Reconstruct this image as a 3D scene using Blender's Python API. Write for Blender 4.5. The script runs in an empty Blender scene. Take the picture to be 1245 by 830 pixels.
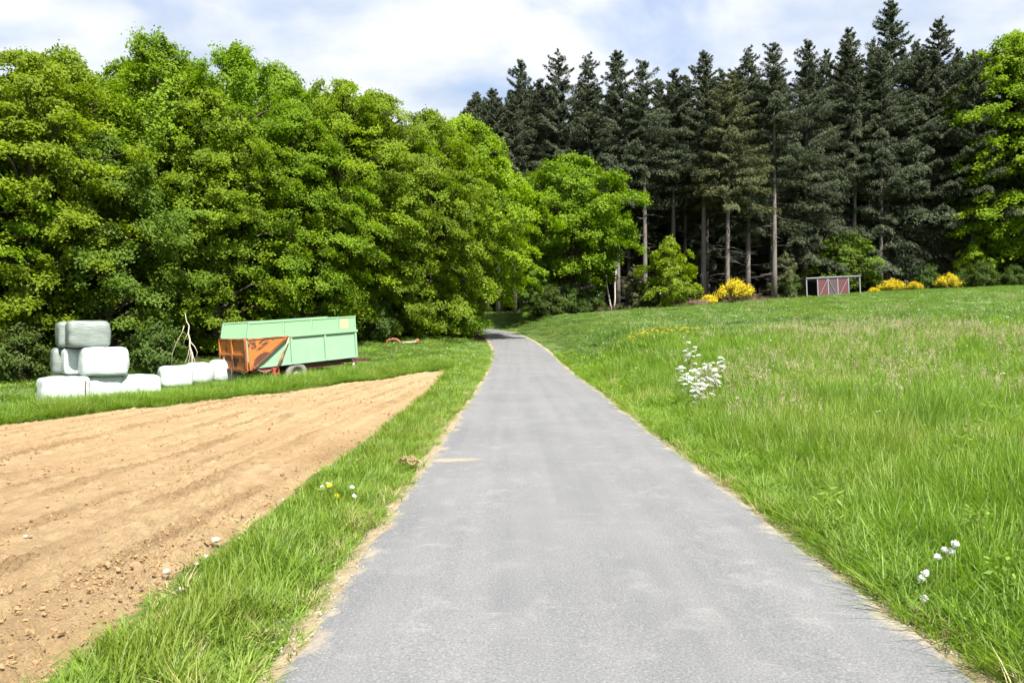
import bpy, math, random
import numpy as np
from mathutils import Vector, Matrix, Euler

# ------------------------------------------------------------------ camera, sky, sun, exposure
scene = bpy.context.scene
C = scene.collection
R = math.radians
FPX, CXP, HOR = 900.0, 622.5, 402.0          # focal length, centre column and horizon row of the 1245 px photograph
CAMZ = 1.6
cam = bpy.data.objects.new('camera', bpy.data.cameras.new('camera'))
C.objects.link(cam)
cam.location = (0, 0, CAMZ)
cam.rotation_euler = (R(90) - math.atan((415 - HOR) / FPX), 0, 0)
cam.data.sensor_width = 36
cam.data.lens = 36 * FPX / 1245
cam.data.clip_start = 0.05
cam.data.clip_end = 3000
scene.camera = cam

SUN_AZ = np.array([0.50, -0.866])             # horizontal direction towards the sun
SUN_EL = R(54)
world = bpy.data.worlds.new('World')
scene.world = world
world.use_nodes = True
wn, wl = world.node_tree.nodes, world.node_tree.links
wn.clear()
w_out = wn.new('ShaderNodeOutputWorld')
w_bg = wn.new('ShaderNodeBackground')
w_bg.inputs['Strength'].default_value = 0.056
sky = wn.new('ShaderNodeTexSky')
sky.sky_type = 'NISHITA'
sky.sun_disc = False
sky.sun_elevation = SUN_EL
sky.sun_rotation = math.atan2(SUN_AZ[0], SUN_AZ[1])
sky.air_density = 1.0
sky.dust_density = 1.0
tc = wn.new('ShaderNodeTexCoord')
sep = wn.new('ShaderNodeSeparateXYZ')
wl.new(tc.outputs['Generated'], sep.inputs[0])
def wmath(op, a, b=None, clamp=False):
    n = wn.new('ShaderNodeMath'); n.operation = op; n.use_clamp = clamp
    for i, v in enumerate((a, b)):
        if v is None: continue
        if isinstance(v, (int, float)): n.inputs[i].default_value = v
        else: wl.new(v, n.inputs[i])
    return n.outputs[0]
zc = wmath('ADD', wmath('MAXIMUM', sep.outputs['Z'], 0.0), 0.34)
px_ = wmath('DIVIDE', sep.outputs['X'], zc)
py_ = wmath('DIVIDE', sep.outputs['Y'], zc)
comb = wn.new('ShaderNodeCombineXYZ')
wl.new(px_, comb.inputs[0]); wl.new(py_, comb.inputs[1])
cl1 = wn.new('ShaderNodeTexNoise')
cl1.inputs['Scale'].default_value = 2.1; cl1.inputs['Detail'].default_value = 7; cl1.inputs['Roughness'].default_value = 0.52
cl1.inputs['Distortion'].default_value = 0.25
mp = wn.new('ShaderNodeMapping'); mp.inputs['Location'].default_value = (5.3, 2.4, 0.0); mp.inputs['Scale'].default_value = (1.0, 1.15, 1)
wl.new(comb.outputs[0], mp.inputs[0]); wl.new(mp.outputs[0], cl1.inputs['Vector'])
rmp = wn.new('ShaderNodeMapRange'); rmp.interpolation_type = 'SMOOTHSTEP'
rmp.inputs['From Min'].default_value = 0.31; rmp.inputs['From Max'].default_value = 0.56
wl.new(cl1.outputs['Fac'], rmp.inputs['Value'])
cl2 = wn.new('ShaderNodeTexNoise')
cl2.inputs['Scale'].default_value = 3.0; cl2.inputs['Detail'].default_value = 6; cl2.inputs['Roughness'].default_value = 0.5
mp2 = wn.new('ShaderNodeMapping'); mp2.inputs['Location'].default_value = (7.0, 4.0, 2.0); mp2.inputs['Scale'].default_value = (0.9, 1.2, 1)
wl.new(comb.outputs[0], mp2.inputs[0]); wl.new(mp2.outputs[0], cl2.inputs['Vector'])
cr = wn.new('ShaderNodeValToRGB')
cr.color_ramp.elements[0].position = 0.36; cr.color_ramp.elements[0].color = (5.0, 5.7, 6.8, 1)
cr.color_ramp.elements[1].position = 0.60; cr.color_ramp.elements[1].color = (8.3, 8.35, 8.4, 1)
wl.new(cl2.outputs['Fac'], cr.inputs[0])
mixw = wn.new('ShaderNodeMix'); mixw.data_type = 'RGBA'
wl.new(rmp.outputs[0], mixw.inputs['Factor'])
blue = wn.new('ShaderNodeMix'); blue.data_type = 'RGBA'; blue.inputs['Factor'].default_value = 0.6
wl.new(sky.outputs[0], blue.inputs['A']); blue.inputs['B'].default_value = (3.6, 5.2, 8.4, 1)
wl.new(blue.outputs['Result'], mixw.inputs['A'])
wl.new(cr.outputs[0], mixw.inputs['B'])
wl.new(mixw.outputs['Result'], w_bg.inputs['Color'])
wl.new(w_bg.outputs[0], w_out.inputs[0])

sun_data = bpy.data.lights.new('sun', 'SUN')
sun_data.energy = 5.0
sun_data.angle = R(0.55)
sun_data.color = (1.0, 0.955, 0.88)
sun = bpy.data.objects.new('sun', sun_data)
C.objects.link(sun)
sdir = Vector((SUN_AZ[0] * math.cos(SUN_EL), SUN_AZ[1] * math.cos(SUN_EL), math.sin(SUN_EL)))
sun.rotation_euler = sdir.to_track_quat('Z', 'Y').to_euler()
sun.location = (20, -30, 40)

scene.view_settings.view_transform = 'Standard'
scene.view_settings.look = 'None'
scene.view_settings.gamma = 1
scene.view_settings.use_curve_mapping = False
scene.view_settings.exposure = 1.32
scene.render.engine = 'CYCLES'
cy = scene.cycles
cy.max_bounces = 4; cy.diffuse_bounces = 2; cy.glossy_bounces = 2; cy.transmission_bounces = 3; cy.transparent_max_bounces = 4
cy.use_denoising = True
cy.use_adaptive_sampling = True; cy.adaptive_threshold = 0.02
cy.caustics_reflective = False; cy.caustics_refractive = False

rng = np.random.default_rng(7)
random.seed(7)

# ------------------------------------------------------------------ helpers
def _hash(ix, iy, seed):
    h = (ix.astype(np.int64) * 374761393 + iy.astype(np.int64) * 668265263 + seed * 1442695041) & 0x7fffffff
    h = (h ^ (h >> 13)) * 1274126177 & 0x7fffffff
    return ((h ^ (h >> 16)) & 0xffff) / 65535.0

def vnoise(x, y, seed=0):
    x = np.asarray(x, float); y = np.asarray(y, float)
    ix = np.floor(x); iy = np.floor(y)
    fx = x - ix; fy = y - iy
    fx = fx * fx * (3 - 2 * fx); fy = fy * fy * (3 - 2 * fy)
    a = _hash(ix, iy, seed); b = _hash(ix + 1, iy, seed); c = _hash(ix, iy + 1, seed); d = _hash(ix + 1, iy + 1, seed)
    return (a * (1 - fx) + b * fx) * (1 - fy) + (c * (1 - fx) + d * fx) * fy * 1.0

def fbm(x, y, oct=4, seed=0, gain=0.5):
    s = 0; a = 1; t = 0
    for i in range(oct):
        s = s + a * (vnoise(x * 2 ** i + 17.3 * i, y * 2 ** i - 9.1 * i, seed + i) - 0.5)
        t += a; a *= gain
    return s / t * 2                                   # about -1 .. 1

def sstep(a, b, x):
    t = np.clip((np.asarray(x, float) - a) / (b - a), 0, 1)
    return t * t * (3 - 2 * t)

def smooth_table(ys, vs, width=2.5):
    g = np.arange(-120, 420, 0.5)
    v = np.interp(g, ys, vs)
    k = np.exp(-0.5 * (np.arange(-20, 21) * 0.5 / width) ** 2); k /= k.sum()
    v = np.convolve(np.pad(v, 20, mode='edge'), k, mode='valid')
    return lambda y: np.interp(y, g, v)

def mesh_np(name, V, F, mat, attrs=None, smooth=False):
    V = np.asarray(V, np.float32); F = np.asarray(F, np.int32)
    me = bpy.data.meshes.new(name)
    n, k = F.shape
    me.vertices.add(len(V)); me.vertices.foreach_set('co', V.ravel())
    me.loops.add(n * k); me.loops.foreach_set('vertex_index', F.ravel())
    me.polygons.add(n)
    me.polygons.foreach_set('loop_start', np.arange(0, n * k, k, dtype=np.int32))
    me.polygons.foreach_set('loop_total', np.full(n, k, np.int32))
    if smooth: me.polygons.foreach_set('use_smooth', np.ones(n, bool))
    me.update(calc_edges=True)
    for an, av in (attrs or {}).items():
        a = me.attributes.new(an, 'FLOAT', 'POINT'); a.data.foreach_set('value', np.asarray(av, np.float32).ravel())
    if mat: me.materials.append(mat)
    return me

class MB:
    """collects vertices and faces of one mesh"""
    def __init__(s): s.v = []; s.f = []
    def add(s, V, F):
        o = len(s.v); s.v.extend([tuple(p) for p in V]); s.f.extend([tuple(i + o for i in q) for q in F]); return s
    def box(s, a, b, M=None):
        x0, y0, z0 = a; x1, y1, z1 = b
        V = [(x0,y0,z0),(x1,y0,z0),(x1,y1,z0),(x0,y1,z0),(x0,y0,z1),(x1,y0,z1),(x1,y1,z1),(x0,y1,z1)]
        if M is not None: V = [tuple(M @ Vector(p)) for p in V]
        return s.add(V, [(0,3,2,1),(4,5,6,7),(0,1,5,4),(1,2,6,5),(2,3,7,6),(3,0,4,7)])
    def bar(s, p, q, w, h):
        """square bar from p to q"""
        p = Vector(p); q = Vector(q); d = q - p
        M = Matrix.Translation(p) @ d.to_track_quat('X', 'Z').to_matrix().to_4x4()
        return s.box((0, -w/2, -h/2), (d.length, w/2, h/2), M)
    def tube(s, pts, rad, n=8, cap=True):
        pts = [Vector(p) for p in pts]; m = len(pts)
        rad = [rad] * m if isinstance(rad, (int, float)) else list(rad)
        V = []; F = []; ref = Vector((0.31, 0.77, 0.55))
        for i, p in enumerate(pts):
            t = (pts[min(i + 1, m - 1)] - pts[max(i - 1, 0)]).normalized()
            u = t.cross(ref)
            if u.length < 1e-3: u = t.cross(Vector((1, 0, 0)))
            u.normalize(); w = t.cross(u)
            for j in range(n):
                a = 2 * math.pi * j / n
                V.append(p + (u * math.cos(a) + w * math.sin(a)) * rad[i])
        for i in range(m - 1):
            for j in range(n):
                k = (j + 1) % n
                F.append((i*n + j, i*n + k, (i+1)*n + k, (i+1)*n + j))
        if cap:
            F.append(tuple(range(n))[::-1]); F.append(tuple((m-1)*n + j for j in range(n)))
        return s.add(V, F)
    def lathe(s, prof, n=20, M=None):
        V = []; F = []
        for r, z in prof:
            for j in range(n):
                a = 2 * math.pi * j / n
                p = Vector((r * math.cos(a), r * math.sin(a), z))
                V.append(M @ p if M is not None else p)
        for i in range(len(prof) - 1):
            for j in range(n):
                k = (j + 1) % n
                F.append((i*n + j, i*n + k, (i+1)*n + k, (i+1)*n + j))
        return s.add(V, F)
    def mesh(s, name, mat, smooth=False, bevel=0):
        me = bpy.data.meshes.new(name)
        me.from_pydata(s.v, [], s.f); me.update()
        if smooth: me.polygons.foreach_set('use_smooth', np.ones(len(me.polygons), bool))
        if mat: me.materials.append(mat)
        return me
    def obj(s, name, mat, parent=None, smooth=False, bevel=0):
        o = link(name, s.mesh(name, mat, smooth), parent)
        if bevel:
            m = o.modifiers.new('bevel', 'BEVEL'); m.width = bevel; m.segments = 2; m.limit_method = 'ANGLE'
        return o

def link(name, data, parent=None, loc=None, rot=None, scale=None):
    o = bpy.data.objects.new(name, data); C.objects.link(o)
    if parent is not None: o.parent = parent
    if loc is not None: o.location = loc
    if rot is not None: o.rotation_euler = rot
    if scale is not None: o.scale = scale
    return o

def tag(o, label=None, cat=None, group=None, kind=None):
    if label: o['label'] = label
    if cat: o['category'] = cat
    if group: o['group'] = group
    if kind: o['kind'] = kind
    return o

def thing(name, label, cat, loc=(0, 0, 0), rot=(0, 0, 0), group=None):
    return tag(link(name, None, None, loc, rot), label, cat, group)

# ------------------------------------------------------------------ materials
def new_mat(name):
    m = bpy.data.materials.new(name); m.use_nodes = True
    nt = m.node_tree; nt.nodes.clear()
    out = nt.nodes.new('ShaderNodeOutputMaterial')
    return m, nt, out

class NB:
    def __init__(s, nt): s.nt = nt
    def n(s, t, **kw):
        nd = s.nt.nodes.new(t)
        for k, v in kw.items(): setattr(nd, k, v)
        return nd
    def l(s, a, b): s.nt.links.new(a, b)
    def noise(s, scale, detail=3, rough=0.55, vec=None, dist=0.0):
        nd = s.n('ShaderNodeTexNoise')
        nd.inputs['Scale'].default_value = scale; nd.inputs['Detail'].default_value = detail
        nd.inputs['Roughness'].default_value = rough; nd.inputs['Distortion'].default_value = dist
        if vec is not None: s.l(vec, nd.inputs['Vector'])
        return nd.outputs['Fac']
    def pos(s): return s.n('ShaderNodeNewGeometry').outputs['Position']
    def objc(s): return s.n('ShaderNodeTexCoord').outputs['Object']
    def ramp(s, fac, stops):
        nd = s.n('ShaderNodeValToRGB'); e = nd.color_ramp.elements
        while len(e) < len(stops): e.new(0.5)
        for i, (p, c) in enumerate(stops):
            e[i].position = p; e[i].color = (*c, 1) if len(c) == 3 else c
        s.l(fac, nd.inputs[0]); return nd.outputs[0]
    def rng(s, v, a, b, c=0.0, d=1.0):
        nd = s.n('ShaderNodeMapRange'); nd.interpolation_type = 'SMOOTHSTEP'
        for k, x in zip(('From Min', 'From Max', 'To Min', 'To Max'), (a, b, c, d)): nd.inputs[k].default_value = x
        s.l(v, nd.inputs['Value']); return nd.outputs[0]
    def mix(s, f, a, b, mode='MIX'):
        nd = s.n('ShaderNodeMix'); nd.data_type = 'RGBA'; nd.blend_type = mode
        for key, v in (('Factor', f), ('A', a), ('B', b)):
            if isinstance(v, (int, float)): nd.inputs[key].default_value = v
            elif isinstance(v, tuple): nd.inputs[key].default_value = (*v, 1)
            else: s.l(v, nd.inputs[key])
        return nd.outputs['Result']
    def math(s, op, a, b=0.0):
        nd = s.n('ShaderNodeMath'); nd.operation = op
        for i, v in enumerate((a, b)):
            if isinstance(v, (int, float)): nd.inputs[i].default_value = v
            else: s.l(v, nd.inputs[i])
        return nd.outputs[0]
    def attr(s, name, t='GEOMETRY'):
        nd = s.n('ShaderNodeAttribute'); nd.attribute_name = name; nd.attribute_type = t
        return nd.outputs['Fac']
    def bump(s, h, strength, dist):
        nd = s.n('ShaderNodeBump'); nd.inputs['Strength'].default_value = strength; nd.inputs['Distance'].default_value = dist
        s.l(h, nd.inputs['Height']); return nd.outputs[0]
    def principled(s, out, color, rough=0.8, spec=0.3, normal=None, metal=0.0):
        p = s.n('ShaderNodeBsdfPrincipled')
        if isinstance(color, tuple): p.inputs['Base Color'].default_value = (*color, 1)
        else: s.l(color, p.inputs['Base Color'])
        if isinstance(rough, (int, float)): p.inputs['Roughness'].default_value = rough
        else: s.l(rough, p.inputs['Roughness'])
        p.inputs['Specular IOR Level'].default_value = spec; p.inputs['Metallic'].default_value = metal
        if normal is not None: s.l(normal, p.inputs['Normal'])
        s.l(p.outputs[0], out.inputs[0]); return p

def leaf_mat(name, dark, light, trans=0.4, gloss=0.012, tint=(1.15, 1.25, 0.45), patch=None):
    """thin leaf: diffuse + translucent + a little gloss; colour varies leaf by leaf and plant by plant"""
    m, nt, out = new_mat(name); b = NB(nt)
    v = b.attr('var')
    rnd = b.n('ShaderNodeObjectInfo').outputs['Random']
    col = b.mix(v, dark, light)
    hs = b.n('ShaderNodeHueSaturation')
    b.l(b.rng(rnd, 0, 1, *((0.493, 0.506) if dark[1] > dark[0] else (0.5, 0.503))), hs.inputs['Hue']); b.l(b.rng(rnd, 0, 1, 0.90, 1.12), hs.inputs['Value'])
    b.l(col, hs.inputs['Color']); col = hs.outputs[0]
    if patch:
        nz = b.noise(patch[0], 3, 0.6, b.pos())
        col = b.mix(b.math('MULTIPLY', b.rng(nz, 0.45, 0.68), patch[2]), col, patch[1])
        nz2 = b.noise(patch[0] * 3.3, 4, 0.65, b.pos(), 0.5)
        col = b.mix(b.math('MULTIPLY', b.rng(nz2, 0.50, 0.66), 0.55), col, tuple(q * 0.9 for q in dark))
    d = b.n('ShaderNodeBsdfDiffuse'); b.l(col, d.inputs[0])
    t = b.n('ShaderNodeBsdfTranslucent')
    b.l(b.mix(1.0, col, tint, 'MULTIPLY'), t.inputs[0])
    mx = b.n('ShaderNodeMixShader'); mx.inputs[0].default_value = trans
    b.l(d.outputs[0], mx.inputs[1]); b.l(t.outputs[0], mx.inputs[2])
    g = b.n('ShaderNodeBsdfGlossy'); g.inputs['Roughness'].default_value = 0.6
    g.inputs[0].default_value = (0.9, 0.95, 0.9, 1)
    m2 = b.n('ShaderNodeMixShader'); m2.inputs[0].default_value = gloss
    b.l(mx.outputs[0], m2.inputs[1]); b.l(g.outputs[0], m2.inputs[2])
    b.l(m2.outputs[0], out.inputs[0])
    return m

def plain_mat(name, col, rough=0.7, spec=0.3, var=0.25, scale=6.0, bump=0.0, metal=0.0, second=None, thr=(0.5, 0.65)):
    m, nt, out = new_mat(name); b = NB(nt)
    vec = b.objc()
    nz = b.noise(scale, 5, 0.6, vec)
    c = b.mix(nz, tuple(x * (1 - var) for x in col), tuple(min(1, x * (1 + var)) for x in col))
    if second is not None:
        n2 = b.noise(scale * 0.6, 6, 0.62, vec, 0.4)
        c = b.mix(b.rng(n2, *thr), c, second)
    nrm = None
    if bump:
        nrm = b.bump(b.noise(scale * 5, 4, 0.6, vec), 0.5, bump)
    b.principled(out, c, rough, spec, nrm, metal)
    return m

M = {}
M['leaf_hornbeam'] = leaf_mat('leaf_hornbeam', (0.076, 0.142, 0.005), (0.236, 0.345, 0.012), 0.47)
M['leaf_dark'] = leaf_mat('leaf_dark', (0.070, 0.132, 0.012), (0.160, 0.245, 0.028), 0.42)
M['leaf_beech'] = leaf_mat('leaf_beech', (0.100, 0.172, 0.004), (0.270, 0.370, 0.010), 0.48)
M['leaf_maple'] = leaf_mat('leaf_maple', (0.080, 0.148, 0.003), (0.205, 0.310, 0.007), 0.45)
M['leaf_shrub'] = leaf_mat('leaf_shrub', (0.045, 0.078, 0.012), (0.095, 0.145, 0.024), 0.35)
M['needle'] = leaf_mat('needle', (0.028, 0.040, 0.020), (0.092, 0.110, 0.060), 0.22, 0.012, (1.0, 1.05, 0.8))
M['needle_warm'] = leaf_mat('needle_warm', (0.062, 0.070, 0.026), (0.135, 0.144, 0.062), 0.24, 0.012, (1.0, 1.05, 0.75))
M['grass'] = leaf_mat('grass', (0.105, 0.190, 0.010), (0.240, 0.350, 0.032), 0.45, 0.03, (1.1, 1.2, 0.5), (0.9, (0.24, 0.29, 0.040), 0.6))
M['grass_tall'] = leaf_mat('grass_tall', (0.110, 0.205, 0.012), (0.255, 0.380, 0.042), 0.45, 0.03, (1.05, 1.2, 0.5), (0.35, (0.26, 0.32, 0.055), 0.6))
M['grass_pasture'] = leaf_mat('grass_pasture', (0.100, 0.180, 0.036), (0.220, 0.325, 0.090), 0.42, 0.03, (1.05, 1.15, 0.7), (0.12, (0.21, 0.28, 0.05), 0.6))
M['seed'] = leaf_mat('seed', (0.30, 0.27, 0.13), (0.52, 0.44, 0.28), 0.3, 0.04, (1.1, 1.0, 0.8))
M['straw'] = leaf_mat('straw', (0.30, 0.23, 0.10), (0.55, 0.44, 0.23), 0.25, 0.04, (1.1, 1.0, 0.7))
M['broom_flower'] = leaf_mat('broom_flower', (0.62, 0.46, 0.008), (0.86, 0.72, 0.015), 0.3, 0.03, (1.1, 1.0, 0.5))
M['broom_twig'] = leaf_mat('broom_twig', (0.05, 0.09, 0.015), (0.12, 0.16, 0.03), 0.2)
M['white_petal'] = leaf_mat('white_petal', (0.78, 0.80, 0.74), (0.9, 0.9, 0.86), 0.35, 0.03, (1, 1, 1))
M['yellow_petal'] = leaf_mat('yellow_petal', (0.75, 0.55, 0.01), (0.9, 0.72, 0.02), 0.3, 0.03, (1.1, 1.0, 0.5))
M['bark'] = plain_mat('bark', (0.085, 0.066, 0.05), 0.9, 0.15, 0.45, 5, 0.03)
M['bark_conifer'] = plain_mat('bark_conifer', (0.150, 0.132, 0.120), 0.9, 0.15, 0.45, 4, 0.03)
M['bark_pale'] = plain_mat('bark_pale', (0.48, 0.44, 0.37), 0.85, 0.2, 0.3, 6, 0.02)
M['dead_wood'] = plain_mat('dead_wood', (0.50, 0.43, 0.34), 0.85, 0.2, 0.3, 8, 0.01)
M['twig'] = plain_mat('twig', (0.22, 0.15, 0.11), 0.9, 0.15, 0.35, 8)
M['stem'] = plain_mat('stem', (0.14, 0.22, 0.04), 0.7, 0.3, 0.25, 20)
M['stem_dry'] = plain_mat('stem_dry', (0.42, 0.34, 0.18), 0.8, 0.2, 0.25, 20)

def soil_mat():
    m, nt, out = new_mat('tilled_soil'); b = NB(nt)
    p = b.pos()
    n1 = b.noise(0.45, 4, 0.55, p); n2 = b.noise(5.5, 6, 0.65, p); n3 = b.noise(48, 5, 0.75, p)
    c = b.mix(b.rng(n1, 0.3, 0.7), (0.370, 0.260, 0.138), (0.445, 0.328, 0.184))
    c = b.mix(b.rng(n2, 0.38, 0.66), b.mix(0.55, c, (0.300, 0.195, 0.102)), c)
    c = b.mix(b.math('MULTIPLY', b.rng(n3, 0.58, 0.75), 0.4), c, (0.50, 0.375, 0.235))
    crumb_shade = b.attr('crumb_shade')
    sp = b.math('MULTIPLY', b.rng(n3, 0.50, 0.38), b.math('ADD', b.math('MULTIPLY', crumb_shade, 0.65), 0.22))  # dark specks: shadows of the crumbs painted into the soil colour
    c = b.mix(b.math('ADD', b.math('MULTIPLY', crumb_shade, 0.42), sp), c, (0.185, 0.113, 0.054))
    h = b.math('ADD', b.math('MULTIPLY', n2, 0.5), b.math('MULTIPLY', n3, 0.5))
    b.principled(out, c, 0.95, 0.1, b.bump(h, 1.0, 0.07))
    return m
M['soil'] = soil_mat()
def clod_mat():
    m, nt, out = new_mat('soil_clod'); b = NB(nt)
    rnd = b.n('ShaderNodeObjectInfo').outputs['Random']
    c = b.mix(rnd, (0.230, 0.146, 0.073), (0.350, 0.240, 0.128))
    n3 = b.noise(60, 4, 0.7, b.pos())
    c = b.mix(b.rng(n3, 0.4, 0.7), c, (0.28, 0.185, 0.095))
    b.principled(out, c, 0.95, 0.1, b.bump(n3, 0.8, 0.01))
    return m
M['clod'] = clod_mat()

def ground_mat():
    m, nt, out = new_mat('meadow_ground'); b = NB(nt)
    p = b.pos()
    n1 = b.noise(0.6, 4, 0.6, p); n2 = b.noise(9, 5, 0.65, p)
    g = b.mix(b.rng(n1, 0.3, 0.7), (0.060, 0.105, 0.022), (0.10, 0.145, 0.035))
    g = b.mix(b.rng(n2, 0.5, 0.75), g, (0.13, 0.115, 0.055))
    f = b.mix(b.rng(n2, 0.35, 0.7), (0.032, 0.024, 0.015), (0.085, 0.058, 0.034))
    c = b.mix(b.attr('grassy'), f, g)
    b.principled(out, c, 0.95, 0.1, b.bump(n2, 0.8, 0.05))
    return m
M['ground'] = ground_mat()

def road_mat():
    m, nt, out = new_mat('asphalt'); b = NB(nt)
    p = b.pos()
    big = b.noise(0.5, 4, 0.6, p)
    mid = b.noise(3.2, 5, 0.62, p, 0.3)
    fine = b.noise(75, 4, 0.8, p)
    grit = b.noise(320, 2, 0.7, p)
    stretch = b.n('ShaderNodeMapping'); stretch.inputs['Scale'].default_value = (1.6, 7.0, 1)
    b.l(p, stretch.inputs[0])
    scuff = b.noise(1.5, 6, 0.62, stretch.outputs[0], 0.5)
    along = b.n('ShaderNodeMapping'); along.inputs['Scale'].default_value = (3.2, 0.10, 1)
    b.l(p, along.inputs[0])
    tracks = b.noise(1.0, 3, 0.5, along.outputs[0])
    c = b.mix(b.rng(big, 0.3, 0.7), (0.116, 0.119, 0.124), (0.152, 0.154, 0.158))
    c = b.mix(b.math('MULTIPLY', b.rng(tracks, 0.3, 0.7), 0.5), c, (0.185, 0.184, 0.182))
    c = b.mix(b.math('MULTIPLY', b.rng(mid, 0.52, 0.70), 0.30), c, (0.25, 0.245, 0.235))
    c = b.mix(b.math('MULTIPLY', b.rng(scuff, 0.60, 0.74), 0.36), c, (0.34, 0.33, 0.31))
    c = b.mix(b.math('MULTIPLY', b.rng(fine, 0.52, 0.70), 0.75), c, (0.31, 0.305, 0.30))
    c = b.mix(b.math('MULTIPLY', b.rng(fine, 0.48, 0.32), 0.75), c, (0.06, 0.06, 0.064))
    c = b.mix(b.math('MULTIPLY', b.rng(grit, 0.60, 0.75), 0.4), c, (0.36, 0.355, 0.35))
    # sand washed onto the edges and one spill from the verge
    edge = b.attr('edge')                               # metres from the nearer edge
    en = b.math('ADD', edge, b.math('MULTIPLY', b.math('SUBTRACT', mid, 0.5), -0.55))
    en = b.math('ADD', en, b.math('MULTIPLY', b.math('SUBTRACT', fine, 0.5), -0.12))
    dust = b.rng(en, 0.16, -0.02)
    c = b.mix(b.math('MULTIPLY', dust, 0.9), c, (0.36, 0.30, 0.205))
    sp = b.n('ShaderNodeMapping'); sp.inputs['Location'].default_value = (0.78, -8.95, 0); sp.inputs['Scale'].default_value = (1, 1, 0)
    b.l(p, sp.inputs[0])
    sq = b.n('ShaderNodeMapping'); sq.inputs['Scale'].default_value = (1.0, 3.2, 0); b.l(sp.outputs[0], sq.inputs[0])
    ln = b.n('ShaderNodeVectorMath'); ln.operation = 'LENGTH'; b.l(sq.outputs[0], ln.inputs[0])
    spill = b.math('ADD', ln.outputs['Value'], b.math('MULTIPLY', b.math('SUBTRACT', mid, 0.5), 0.8))
    c = b.mix(b.math('MULTIPLY', b.rng(spill, 0.55, 0.15), b.rng(fine, 0.35, 0.6)), c, (0.36, 0.29, 0.19))
    h = b.math('ADD', b.math('MULTIPLY', fine, 0.7), b.math('MULTIPLY', grit, 0.3))
    b.principled(out, c, 0.86, 0.28, b.bump(h, 0.55, 0.006))
    return m
M['road'] = road_mat()
def sand_mat():
    m, nt, out = new_mat('sandy_edge'); b = NB(nt)
    p = b.pos(); n2 = b.noise(14, 5, 0.7, p); n3 = b.noise(90, 3, 0.7, p)
    c = b.mix(b.rng(n2, 0.3, 0.7), (0.24, 0.185, 0.11), (0.38, 0.31, 0.205))
    c = b.mix(b.rng(n3, 0.5, 0.8), c, (0.42, 0.37, 0.28))
    b.principled(out, c, 0.95, 0.1, b.bump(n3, 0.9, 0.02))
    return m
M['sand'] = sand_mat()
M['stone'] = plain_mat('stone', (0.40, 0.36, 0.30), 0.85, 0.2, 0.3, 9, 0.01)

# ------------------------------------------------------------------ the lie of the land
ROADW = 1.63
xc = smooth_table([-120, 3, 9, 19, 30, 42, 52, 60, 66, 72, 78, 84, 90, 420],
                  [0.5, 0.52, 0.56, 0.66, 0.68, 0.55, 0.0, -1.0, -2.3, -4.3, -7.4, -12, -18, -350], 2.0)
zr = smooth_table([-120, 0, 26, 32, 40, 52, 60, 66, 75, 90, 150, 420],
                  [0, 0, 0, 0.06, 0.30, 0.85, 1.33, 1.58, 1.9, 2.5, 4.2, 6.0], 2.0)
EU = np.array([0.57, 0.8216]); EN = np.array([-0.8216, 0.57]); EP = np.array([-11.8, 17.1])
def sfield(x, y):                                     # metres beyond the far edge of the tilled field
    return (x - EP[0]) * EN[0] + (y - EP[1]) * EN[1]
def treeline(x):
    return np.interp(x, [-30, -10, -3, 0, 3, 7, 15, 25, 35, 45, 60, 90, 200], [95, 86, 83, 77, 65.5, 65.5, 71, 76, 82.5, 84, 87, 90, 96])

def Z(x, y):
    x = np.asarray(x, float); y = np.asarray(y, float)
    c = xc(y); base = zr(y)
    dr = x - (c + ROADW); dl = (c - ROADW) - x
    plane = 0.055 * np.minimum(y, 150) + 0.051 * np.minimum(x, 120) - 0.88
    drp = np.maximum(dr, 0)
    a = plane - base; bb = 0.045 * np.minimum(drp, 40)
    Dm = 0.5 * (a + bb + np.sqrt((a - bb) ** 2 + 0.15))
    right = base + sstep(0.10, 4.2, dr) * Dm
    dlp = np.maximum(dl, 0)
    s = sfield(x, y)
    fall = 0.065 * np.minimum(np.maximum(dlp - 1.5, 0), 22) * sstep(1.5, 4, dlp)
    fall = fall * (1 - sstep(60, 110, y))
    rise = 0.13 * np.clip(s - 5, 0, 8) + 0.03 * np.clip(s - 13, 0, 40)
    rise = rise * sstep(0, 5, dlp)
    left = base - fall + rise
    z = np.where(dr > 0, right, np.where(dl > 0, left, base))
    off = sstep(0.4, 3, np.maximum(dr, dl))
    z = z + off * 0.10 * fbm(x * 0.16, y * 0.16, 3, 5) + sstep(0.2, 1.2, np.maximum(dr, dl)) * 0.03 * fbm(x * 0.9, y * 0.9, 2, 9)
    return z

def Zf(x, y): return float(Z(np.array([x]), np.array([y]))[0])
def at(px, Y): return (px - CXP) / FPX * Y            # x of pixel column px at distance Y
def zat(py, Y): return CAMZ + (HOR - py) / FPX * Y    # height of pixel row py at distance Y
def hit(px, py, y0=2.0, y1=140.0):                    # where the ray through a pixel meets the ground
    Y = np.arange(y0, y1, 0.02)
    d = zat(py, Y) - Z(at(px, Y), Y)
    i = np.argmax(d <= 0) if (d <= 0).any() else len(Y) - 1
    return at(px, Y[i]), float(Y[i]), Zf(at(px, Y[i]), Y[i])

def field_edge(y):                                    # x of the field's edge along the verge
    return -2.05 - 0.42 * sstep(16, 30, y) + 0.13 * fbm(y * 0.7, y * 0 + 3.3, 3, 21) + 0.05 * fbm(y * 3, y * 0, 2, 4)
def in_field(x, y):                                   # >0 inside, metres
    wob = 0.30 * fbm(x * 0.35, y * 0.35, 3, 31)
    return np.minimum(field_edge(y) - x, -(sfield(x, y) + wob))

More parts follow.
